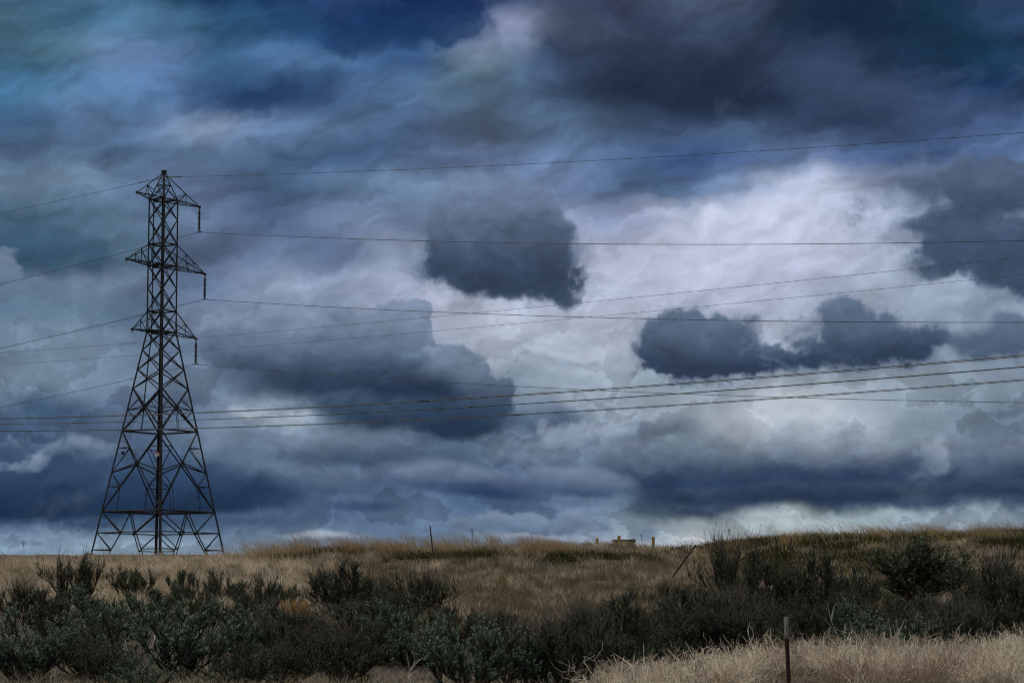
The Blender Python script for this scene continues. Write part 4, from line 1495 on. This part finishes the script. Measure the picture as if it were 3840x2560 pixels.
# ------------------------------------------------------------------ sagebrush
def polytubes(paths, sides=3):
    """paths: list of (points (k,3), radii (k,)) -> verts, quads"""
    V, Q, o = [], [], 0
    ang = np.arange(sides) * 2 * math.pi / sides
    for P, r in paths:
        k = len(P)
        d = P[-1] - P[0]
        d = d / (np.linalg.norm(d) + 1e-9)
        u = np.cross(d, (0.31, 0.77, 0.2))
        u /= np.linalg.norm(u)
        w = np.cross(d, u)
        ring = np.cos(ang)[:, None] * u + np.sin(ang)[:, None] * w
        V.append((P[:, None, :] + ring[None] * r[:, None, None]).reshape(-1, 3))
        i = np.arange(k - 1)[:, None] * sides
        a = np.arange(sides)[None]
        b = (a + 1) % sides
        Q.append(np.stack([i + a, i + b, i + sides + b, i + sides + a], -1).reshape(-1, 4) + o)
        o += k * sides
    return np.concatenate(V), np.concatenate(Q)


def unit(v):
    return v / (np.linalg.norm(v) + 1e-9)


def make_shrub(seed, stems=10, spread=0.9, up=0.16, leaf=22, leaf_l=0.045, leaf_w=0.013, stalks=0.25, hue=(0.030, 0.048, 0.036), hue2=(0.075, 0.105, 0.082),
               wood=(0.030, 0.023, 0.018), stalk_c=(0.070, 0.058, 0.048), bare=0.0, trunk=False, stalk_len=0.2, twigs=9):
    r = np.random.default_rng(seed)
    paths, tips = [], []
    starts = []
    if trunk:
        # one crooked trunk that forks low
        p = np.zeros(3)
        d = np.array([0.08, 0, 1.0])
        pts = [p.copy()]
        for k in range(5):
            d = unit(d + r.normal(0, 0.22, 3) * (1, 1, 0.3))
            p = p + d * 0.085
            pts.append(p.copy())
        paths.append((np.array(pts), np.linspace(0.05, 0.032, 6)))
        for k in range(stems):
            starts.append((pts[r.integers(2, 6)], r.uniform(0, 2 * math.pi), r.uniform(0.15, 1.1) * spread))
    else:
        for k in range(stems):
            az = 2 * math.pi * (k + r.uniform(-0.3, 0.3)) / stems
            starts.append((np.array([math.cos(az), math.sin(az), 0]) * r.uniform(0.02, 0.17), az, (0.12 + 1.18 * ((k * 0.618) % 1.0) ** 0.8) * spread))
    for s, az, th in starts:
        d = np.array([math.cos(az) * math.sin(th), math.sin(az) * math.sin(th), math.cos(th)])
        L = r.uniform(0.58, 0.80) * (0.8 if trunk else 1.0) * (1.0 - 0.12 * th)
        pts = [s]
        K = 7
        for k in range(K - 1):
            d = unit(d + np.array([0, 0, up]) + r.normal(0, 0.16, 3))
            pts.append(pts[-1] + d * L / (K - 1))
        pts = np.array(pts)
        paths.append((pts, np.linspace(0.020, 0.006, K)))
        for b in range(r.integers(7, 10)):
            t = r.uniform(0.06, 1.0)
            f = t * (K - 1)
            i = min(int(f), K - 2)
            p0 = pts[i] + (pts[i + 1] - pts[i]) * (f - i)
            d1 = unit(unit(pts[i + 1] - pts[i]) + r.normal(0, 0.42, 3) + (0, 0, 0.12))
            L1 = r.uniform(0.16, 0.34)
            q = [p0]
            for k in range(4):
                d1 = unit(d1 + np.array([0, 0, up * 1.3]) + r.normal(0, 0.14, 3))
                q.append(q[-1] + d1 * L1 / 4)
            q = np.array(q)
            paths.append((q, np.linspace(0.008, 0.0035, 5)))
            for c in range(r.integers(twigs - 1, twigs + 3)):
                t = r.uniform(0.25, 1.0)
                f = t * 4
                i = min(int(f), 3)
                p1 = q[i] + (q[i + 1] - q[i]) * (f - i)
                d2 = unit((q[i + 1] - q[i]) * 8 + r.normal(0, 0.42, 3) + (0, 0, 0.5))
                L2 = r.uniform(0.07, 0.18)
                z = [p1]
                for k in range(2):
                    d2 = unit(d2 + np.array([0, 0, up]) + r.normal(0, 0.10, 3))
                    z.append(z[-1] + d2 * L2 / 2)
                z = np.array(z)
                paths.append((z, np.array([0.0042, 0.0032, 0.002])))
                tips.append((z, d2))
    V, Q = polytubes(paths)
    wt = np.array(wood) * np.random.default_rng(seed + 1).uniform(0.7, 1.3, (len(V), 1))
    # leaves set along the upper part of every twig
    tz = np.array([t[0] for t in tips])
    td = np.array([t[1] for t in tips])
    live = r.random(len(tz)) >= bare
    tz_, td_ = tz[live], td[live]
    n = len(tz_)
    idx = np.repeat(np.arange(n), leaf)
    t = r.uniform(0.1, 1.08, len(idx))
    seg = tz_[idx]
    p = np.where((t < 0.5)[:, None], seg[:, 0] + (seg[:, 1] - seg[:, 0]) * (t * 2)[:, None], seg[:, 1] + (seg[:, 2] - seg[:, 1]) * (t * 2 - 1)[:, None])
    ld = td_[idx] * 0.9 + r.normal(0, 0.62, (len(idx), 3)) + (0, 0, 0.2)
    ld /= np.linalg.norm(ld, axis=1, keepdims=True)
    side = np.cross(ld, r.normal(0, 1, (len(idx), 3)))
    side /= np.linalg.norm(side, axis=1, keepdims=True) + 1e-9
    ll = r.uniform(0.6, 1.2, (len(idx), 1)) * leaf_l
    lw = r.uniform(0.7, 1.2, (len(idx), 1)) * leaf_w
    LV = np.stack([p - side * lw * 0.25, p + side * lw * 0.25, p + ld * ll + side * lw * 0.5, p + ld * ll - side * lw * 0.5], 1).reshape(-1, 3)
    i4 = np.arange(len(idx)) * 4
    LQ = np.stack([i4, i4 + 1, i4 + 2, i4 + 3], -1)
    tw = r.random(n)[idx][:, None] * 0.7 + r.random((len(idx), 1)) * 0.3
    LC = np.array(hue) * (1 - tw) + np.array(hue2) * tw
    # highlights on the leaf tips, painted as paler colour at the twig ends
    tip_light = (t > 0.86)[:, None] * (r.random((len(idx), 1)) < 0.6)
    LC = np.where(tip_light, np.array(hue2) * 1.9, LC)
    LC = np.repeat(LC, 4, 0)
    # dry flowering stalks above the foliage
    sel = np.where((r.random(len(tz)) < stalks) & (tz[:, 2, 2] > np.quantile(tz[:, 2, 2], 0.35)))[0]
    sp = []
    for k in sel:
        d = unit(td[k] * 0.8 + np.array([0, 0, 0.5]) + r.normal(0, 0.12, 3))
        L = r.uniform(0.5, 1.2) * stalk_len
        a = tz[k, 2]
        b = a + d * L * 0.5
        c = b + unit(d + r.normal(0, 0.12, 3)) * L * 0.5
        sp.append((np.array([a, b, c]), np.array([0.0017, 0.0022, 0.0010])))
        for _ in range(3):
            e = a + (c - a) * r.uniform(0.35, 0.95)
            sp.append((np.array([e, e + unit(d + r.normal(0, 0.35, 3)) * L * 0.16]), np.array([0.0020, 0.0010])))
    S = None
    if sp:
        SV, SQ = polytubes(sp)
        S = (SV, SQ, np.array(stalk_c) * np.random.default_rng(seed + 2).uniform(0.6, 1.4, (len(SV), 1)))
    allv = np.concatenate([V, LV])
    hgt = np.quantile(allv[:, 2], 0.985)
    wid = np.quantile(np.abs(allv[:, :2]).max(1), 0.975) * 2
    out = {'h': hgt, 'w': wid,
           'branches': mesh_np('branches', V, Q, None, M_WOOD, wt),
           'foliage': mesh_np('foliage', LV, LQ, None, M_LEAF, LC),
           'dry_blossom': mesh_np('dry_blossom', S[0], S[1], None, M_WOOD, S[2]) if S else None}
    return out


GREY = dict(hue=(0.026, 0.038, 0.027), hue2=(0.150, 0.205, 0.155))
DARK = dict(hue=(0.018, 0.024, 0.015), hue2=(0.095, 0.120, 0.078))
PROTO = {
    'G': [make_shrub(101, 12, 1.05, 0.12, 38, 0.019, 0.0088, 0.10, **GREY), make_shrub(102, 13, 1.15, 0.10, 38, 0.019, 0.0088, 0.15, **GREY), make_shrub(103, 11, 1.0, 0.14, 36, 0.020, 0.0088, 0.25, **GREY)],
    'D': [make_shrub(201, 11, 0.85, 0.20, 28, 0.022, 0.0072, 0.30, **DARK), make_shrub(202, 12, 0.95, 0.18, 26, 0.022, 0.0072, 0.40, **DARK), make_shrub(203, 10, 0.75, 0.24, 28, 0.022, 0.0072, 0.25, **DARK),
          make_shrub(204, 13, 1.05, 0.15, 30, 0.021, 0.0075, 0.30, hue=(0.022, 0.034, 0.024), hue2=(0.060, 0.080, 0.056))],
    'B': [make_shrub(301, 13, 0.85, 0.20, 12, 0.028, 0.008, 0.5, **DARK, stalk_len=0.26, bare=0.2, twigs=8), make_shrub(302, 14, 1.0, 0.16, 12, 0.028, 0.008, 0.55, **DARK, stalk_len=0.22, bare=0.25, stalk_c=(0.095, 0.080, 0.070), twigs=8),
          make_shrub(303, 12, 0.8, 0.24, 16, 0.028, 0.009, 0.5, hue=(0.024, 0.036, 0.026), hue2=(0.06, 0.085, 0.062), stalk_len=0.30, bare=0.1, stalk_c=(0.115, 0.098, 0.084), twigs=8)],
    'T': [make_shrub(401, 11, 0.95, 0.15, 20, 0.028, 0.009, 0.15, **DARK, trunk=True), make_shrub(402, 14, 0.75, 0.26, 12, 0.030, 0.008, 0.35, **DARK, bare=0.2)],
    'O': [make_shrub(501, 14, 0.8, 0.25, 10, 0.030, 0.006, 0.9, hue=(0.26, 0.135, 0.03), hue2=(0.44, 0.26, 0.08), stalk_c=(0.40, 0.23, 0.07), wood=(0.10, 0.06, 0.03))],
}

# kind, variant, centre column, row of the base, width, height (2352-wide photo grid), label
SHRUBS = [
    ('T', 1, 175, 1388, 130, 122, 'tall open dark sagebrush at the back of the far left, its bare stems fanning upwards'),
    ('D', 0, 298, 1372, 100, 80, 'spreading dark sagebrush on the straw slope just right of the tall open one'),
    ('D', 2, 425, 1380, 68, 82, 'small compact round sagebrush alone on the straw slope under the tower'),
    ('D', 1, 515, 1388, 112, 88, 'dark sagebrush behind the big grey-green one, right of the small round bush'),
    ('D', 3, 612, 1398, 70, 84, 'narrow upright sagebrush above the orange bush on its left'),
    ('D', 0, 664, 1398, 52, 62, 'small thin sagebrush directly above the orange bush'),
    ('D', 3, 790, 1400, 200, 118, 'wide dark sagebrush left of centre, topmost against the straw slope'),
    ('B', 0, 955, 1422, 170, 112, 'brown twiggy sagebrush beside the wide dark one, below the post with a clip'),
    ('B', 1, 55, 1425, 140, 78, 'purplish bare twiggy sagebrush low on the left edge'),
    ('G', 1, 245, 1475, 190, 115, 'grey-green sagebrush in the middle of the left clump, under the tall open one'),
    ('G', 0, 55, 1545, 185, 150, 'rounded grey-green sagebrush filling the lower left corner'),
    ('D', 1, 200, 1540, 150, 112, 'very dark sagebrush between the lower left corner bush and the biggest grey-green one'),
    ('G', 2, 425, 1540, 270, 178, 'biggest grey-green sagebrush in the left foreground'),
    ('G', 0, 565, 1505, 150, 122, 'grey-green sagebrush at the right shoulder of the biggest one, beside the orange bush'),
    ('D', 2, 335, 1440, 140, 82, 'dark sagebrush behind the biggest grey-green one, below the small round bush'),
    ('B', 2, 705, 1530, 200, 125, 'grey-brown twiggy sagebrush in front of and below the orange bush'),
    ('O', 0, 680, 1445, 74, 58, 'small orange dry bush glowing among dark sagebrush'),
    ('D', 0, 835, 1475, 190, 105, 'dark sagebrush in front of the wide one left of centre'),
    ('G', 1, 942, 1512, 180, 135, 'bright grey-green rounded sagebrush left of the central twiggy plumes'),
    ('B', 0, 800, 1555, 160, 95, 'purple-grey plumed sagebrush at the bottom, left of the white dead twig'),
    ('G', 2, 1090, 1575, 250, 165, 'broad sagebrush in the central foreground with green tips, right of the white dead twig'),
    ('B', 2, 1262, 1575, 200, 160, 'tall brown plumed sagebrush in the central foreground, next to the pale brush'),
    ('B', 1, 1130, 1478, 160, 82, 'pale purplish twiggy sagebrush behind the broad central one'),
    ('D', 3, 1425, 1500, 190, 128, 'dark leafy sagebrush right of centre, behind the pale brush'),
    ('D', 1, 1470, 1395, 96, 54, 'low dark sagebrush below the leaning post'),
    ('D', 0, 1560, 1500, 170, 118, 'dark sagebrush in the middle of the row behind the pale brush'),
    ('B', 2, 1655, 1505, 210, 155, 'brown tipped sagebrush left of the nearest fence post'),
    ('B', 0, 1688, 1408, 130, 150, 'tall feathery brown sagebrush right of the leaning post'),
    ('D', 2, 1755, 1415, 150, 118, 'dark sagebrush behind the brown tipped one, right of the tall feathery bush'),
    ('D', 3, 1872, 1425, 190, 140, 'dark sagebrush under the thin post below the green crest'),
    ('D', 1, 1965, 1405, 120, 100, 'dark sagebrush touching the left side of the tree-like one'),
    ('T', 0, 2112, 1412, 225, 160, 'tallest sagebrush, tree-like with a crooked trunk, rising over the right crest'),
    ('D', 0, 2245, 1412, 110, 96, 'sagebrush just right of the tree-like one'),
    ('B', 1, 2300, 1440, 150, 150, 'brown dark sagebrush near the right edge with a pointed top'),
    ('D', 2, 2345, 1450, 120, 130, 'very dark sagebrush cut by the right edge'),
    ('D', 3, 1905, 1495, 170, 115, 'sagebrush with pale leaf tips directly right of the nearest fence post'),
    ('G', 1, 2015, 1515, 200, 125, 'green tipped sagebrush in front of the tree-like one'),
    ('B', 2, 2180, 1505, 190, 118, 'pinkish plumed sagebrush in front of the brown one near the right edge'),
    ('D', 1, 1800, 1482, 120, 85, 'small dark sagebrush right behind the nearest fence post'),
    ('B', 1, 1705, 1450, 150, 96, 'dry twiggy sagebrush between the tall feathery bush and the brown tipped one'),
    ('B', 0, 1540, 1388, 84, 50, 'brown withered bush at the foot of the leaning post'),
    ('B', 1, 640, 1470, 110, 70, 'brown twiggy bush left of the orange bush'),
    ('D', 2, 125, 1468, 130, 80, 'dark sagebrush behind the lower left corner bush'),
    ('B', 2, 1330, 1470, 120, 74, 'faded brown bush between the broad central one and the dark leafy one'),
    ('D', 0, 2070, 1455, 170, 85, 'black-green sagebrush in the shade under the tree-like one'),
    ('G', 0, 320, 1575, 120, 70, 'small grey-green sagebrush at the bottom under the biggest one'),
    ('D', 1, 560, 1560, 160, 90, 'dark sagebrush at the bottom between the biggest one and the twiggy one'),
    ('D', 0, 1480, 1465, 90, 60, 'dark low sagebrush between the one below the leaning post and the row in front'),
    ('D', 1, 470, 1450, 160, 90, 'dark sagebrush directly behind the biggest grey-green one, right of the small round bush'),
    ('D', 0, 130, 1420, 120, 70, 'low dark sagebrush at the left foot of the tall open one'),
    ('B', 0, 385, 1415, 110, 60, 'low brown sagebrush at the foot of the small round bush'),
    ('D', 3, 575, 1440, 140, 80, 'dark sagebrush between the narrow upright one and the grey-green shoulder bush'),
    ('D', 0, 890, 1445, 150, 80, 'low dark sagebrush between the wide dark one and the brown twiggy one'),
    ('B', 1, 870, 1505, 130, 80, 'brown grey sagebrush on the left flank of the bright rounded one'),
    ('D', 2, 1020, 1470, 120, 80, 'dark sagebrush at the right shoulder of the bright rounded one'),
    ('D', 3, 1345, 1520, 130, 110, 'leafy dark sagebrush at the left end of the row behind the pale brush'),
    ('D', 1, 1500, 1520, 140, 90, 'dark sagebrush at the front of the row, midway along the pale brush edge'),
    ('D', 0, 1600, 1440, 140, 90, 'dark sagebrush under the tall feathery one, left of its middle'),
    ('D', 3, 1820, 1460, 150, 90, 'grey-green dark sagebrush between the thin post and the nearest post'),
    ('D', 2, 1940, 1450, 150, 90, 'dark sagebrush below the one under the thin post'),
    ('D', 1, 2190, 1445, 150, 95, 'dark sagebrush at the right foot of the tree-like one'),
    ('D', 3, 2260, 1475, 130, 90, 'dark sagebrush in front of the pointed brown one at the right'),
    ('D', 0, 1740, 1500, 130, 80, 'dark sagebrush just left of the nearest fence post, at the brush edge'),
    ('B', 0, 2090, 1510, 130, 90, 'purplish twiggy sagebrush between the green tipped one and the pinkish plumed one'),
    ('G', 1, 150, 1500, 120, 80, 'grey-green sagebrush between the corner bush and the middle one of the left clump'),
    ('D', 2, 1180, 1560, 110, 110, 'dark sagebrush filling the gap between the broad central one and the brown plumes'),
    ('B', 1, 650, 1560, 130, 80, 'grey twiggy sagebrush at the bottom edge left of the purple-grey plumed one'),
    ('D', 0, 250, 1560, 120, 80, 'dark sagebrush at the bottom edge left of the small grey-green one'),
]


def build_shrubs():
    rr = random.Random(5)
    for kind, var, cx, by, w, h, label in SHRUBS:
        p = PROTO[kind][var]
        k = 3840.0 / 2352.0
        # the base is judged a little lower than it is seen, where it meets the ground
        x, y = hit(cx * k, min((by + (8 if by < 1500 else 16)) * k, 2590), 26, 120)
        m = y / FPX * k                      # metres per grid pixel there
        root = thing('sagebrush' if kind != 'O' else 'rabbitbrush', label, 'shrub', (x, y, gz(x, y) - 0.03), 'sagebrush on the slope' if kind != 'O' else None)
        sx, sz = w * m / p['w'] * (1.14 if by < 1425 else 1.36), (h + 8) * m / p['h'] * ((0.86 if cx < 1600 else 1.0) if by < 1425 else rr.uniform(0.9, 1.06))
        root.scale = (sx * rr.choice((-1, 1)) if False else sx, (sx + sz) / 2, sz)
        root.rotation_euler = (0, 0, rr.uniform(0, 2 * math.pi) if kind != 'T' else rr.uniform(-0.4, 0.4))
        if kind != 'T':
            root.scale = ((sx + (sx + sz) / 2) / 2, (sx + (sx + sz) / 2) / 2, sz)
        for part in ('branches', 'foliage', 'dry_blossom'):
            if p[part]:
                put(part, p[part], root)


build_shrubs()


# ------------------------------------------------------------------ dead twigs and weeds
def build_details():
    M_DEAD = mottled('bleached_wood', (0.42, 0.39, 0.35), (0.30, 0.27, 0.24), 12.0, rough=0.85)
    M_DARKW = mottled('dark_dead_wood', (0.035, 0.026, 0.02), (0.06, 0.045, 0.035), 9.0, rough=0.9)

    def branch(name, label, px, py, segs, r, mat, Y=None, lift=0.0):
        """a forked dead branch; segs are chains of photo points"""
        x, y = hit(px, py) if Y is None else (at(px, py, Y).x, Y)
        b = Bars()
        o = Vector((x, y, gz(x, y)))
        for j, ch in enumerate(segs):
            pts = [at(a, c, y + (i * 0.05 if j % 2 else -i * 0.04)) - o for i, (a, c) in enumerate(ch)]
            k = len(pts)
            b.tube(pts, [r * (1 - 0.75 * i / (k - 1)) * (1 if j == 0 else 0.75) for i in range(k)], 5)
        tag(b.build(name, mat, None, o), label, 'dead wood')
    branch('dead_twig', 'white forked dead twig standing among the sagebrush at the bottom centre', 1528, 2556,
           [[(1531, 2560), (1526, 2540), (1515, 2520), (1513, 2505)], [(1530, 2545), (1535, 2515), (1550, 2490), (1558, 2466)], [(1536, 2515), (1532, 2485), (1527, 2460), (1529, 2442)],
            [(1538, 2512), (1562, 2485), (1585, 2462), (1612, 2448)], [(1552, 2488), (1566, 2472), (1590, 2466)]], 0.008, M_DEAD, 29.5)
    branch('dead_twig', 'pale forked dead twig poking out of the brush left of the nearest post', 2740, 2470,
           [[(2738, 2490), (2740, 2460), (2741, 2440)], [(2741, 2460), (2755, 2440), (2762, 2418)], [(2739, 2462), (2728, 2430), (2726, 2412)], [(2738, 2470), (2722, 2445), (2708, 2420)]], 0.010, M_DEAD, 33.0)
    branch('dead_branch', 'dark crooked dead branch lying in the dry grass right of centre', 1990, 2196,
           [[(1972, 2192), (1985, 2182), (1998, 2181), (2012, 2190), (2026, 2201)], [(1994, 2183), (1978, 2160), (1958, 2142), (1935, 2129)], [(1988, 2184), (1974, 2188), (1966, 2199)], [(2004, 2184), (2018, 2188), (2030, 2190)], [(1992, 2182), (1980, 2178), (1950, 2184)]], 0.05, M_DARKW, 88.0)
    for k, (a, b_) in enumerate((((3100, 2440), (3180, 2350)), ((3345, 2520), (3360, 2330)))):
        pass
    # bare pale stems leaning at the bottom right, each one a thing
    rr = random.Random(9)
    for lab, x0, y0, x1, y1, Y in (('long pale stem arching out of the brush under the tree-like sagebrush', 3370, 2440, 3362, 2318, 33.0),
                                   ('two-pronged bleached stem leaning left at the right end of the pale brush', 3690, 2500, 3560, 2372, 31.0),
                                   ('thin bleached stem standing in front of the sagebrush right of the nearest post', 3150, 2400, 3100, 2250, 35.5)):
        mid = ((x0 + x1) / 2 + rr.uniform(-12, 12), (y0 + y1) / 2)
        branch('dead_twig', lab, x0, y0, [[(x0, y0), mid, (x1, y1)], [mid, (mid[0] + (x1 - x0) * 0.3 + 22, mid[1] - 40), (mid[0] + (x1 - x0) * 0.3 + 30, mid[1] - 62)], [(x0 * 0.7 + mid[0] * 0.3, y0 * 0.7 + mid[1] * 0.3), (mid[0] - 28, mid[1] - 10)]], 0.009, M_DEAD, Y)
    # umbel weeds on the skyline
    M_WEED = mottled('brown_weed', (0.06, 0.045, 0.03), (0.10, 0.075, 0.05), 10.0, rough=0.9)
    for lab, px, pyb, pyt, Y in (('thin dark weed with an umbrella head on the far left skyline', 90, 2068, 2030, 116.0),
                                 ('dark weed with small round heads on the crest right of the straight post', 1773, 2040, 1980, 108.0),
                                 ('dotted weed standing on the crest near the dip right of the bollards', 2738, 2030, 1985, 106.0),
                                 ('small dark weed left of the right-hand bollard', 2408, 2032, 2003, 127.0)):
        b = Bars()
        p0, p1 = at(px, pyb + 12, Y), at(px - 3, pyt, Y)
        o = p0.copy()
        L = (p1 - p0).length
        b.tube([(0, 0, 0), (p1 - p0) * 0.5 + Vector((0.02, 0, 0)), p1 - p0], [0.009, 0.007, 0.005], 5)
        for i in range(6):
            a = i * 1.05 + rr.random()
            s = (p1 - p0) * rr.uniform(0.5, 0.9)
            e = (p1 - p0) * rr.uniform(0.92, 1.05) + Vector((math.cos(a) * 0.09, math.sin(a) * 0.06, 0)) * rr.uniform(0.5, 1.1)
            b.tube([s, e], [0.006, 0.004], 4)
            b.lathe(e, [(0.004, -0.016), (0.018, 0.0), (0.004, 0.014)], 7)
        tag(b.build('dried_weed', M_WEED, None, o), lab, 'weed', 'dried weeds on the skyline')


build_details()
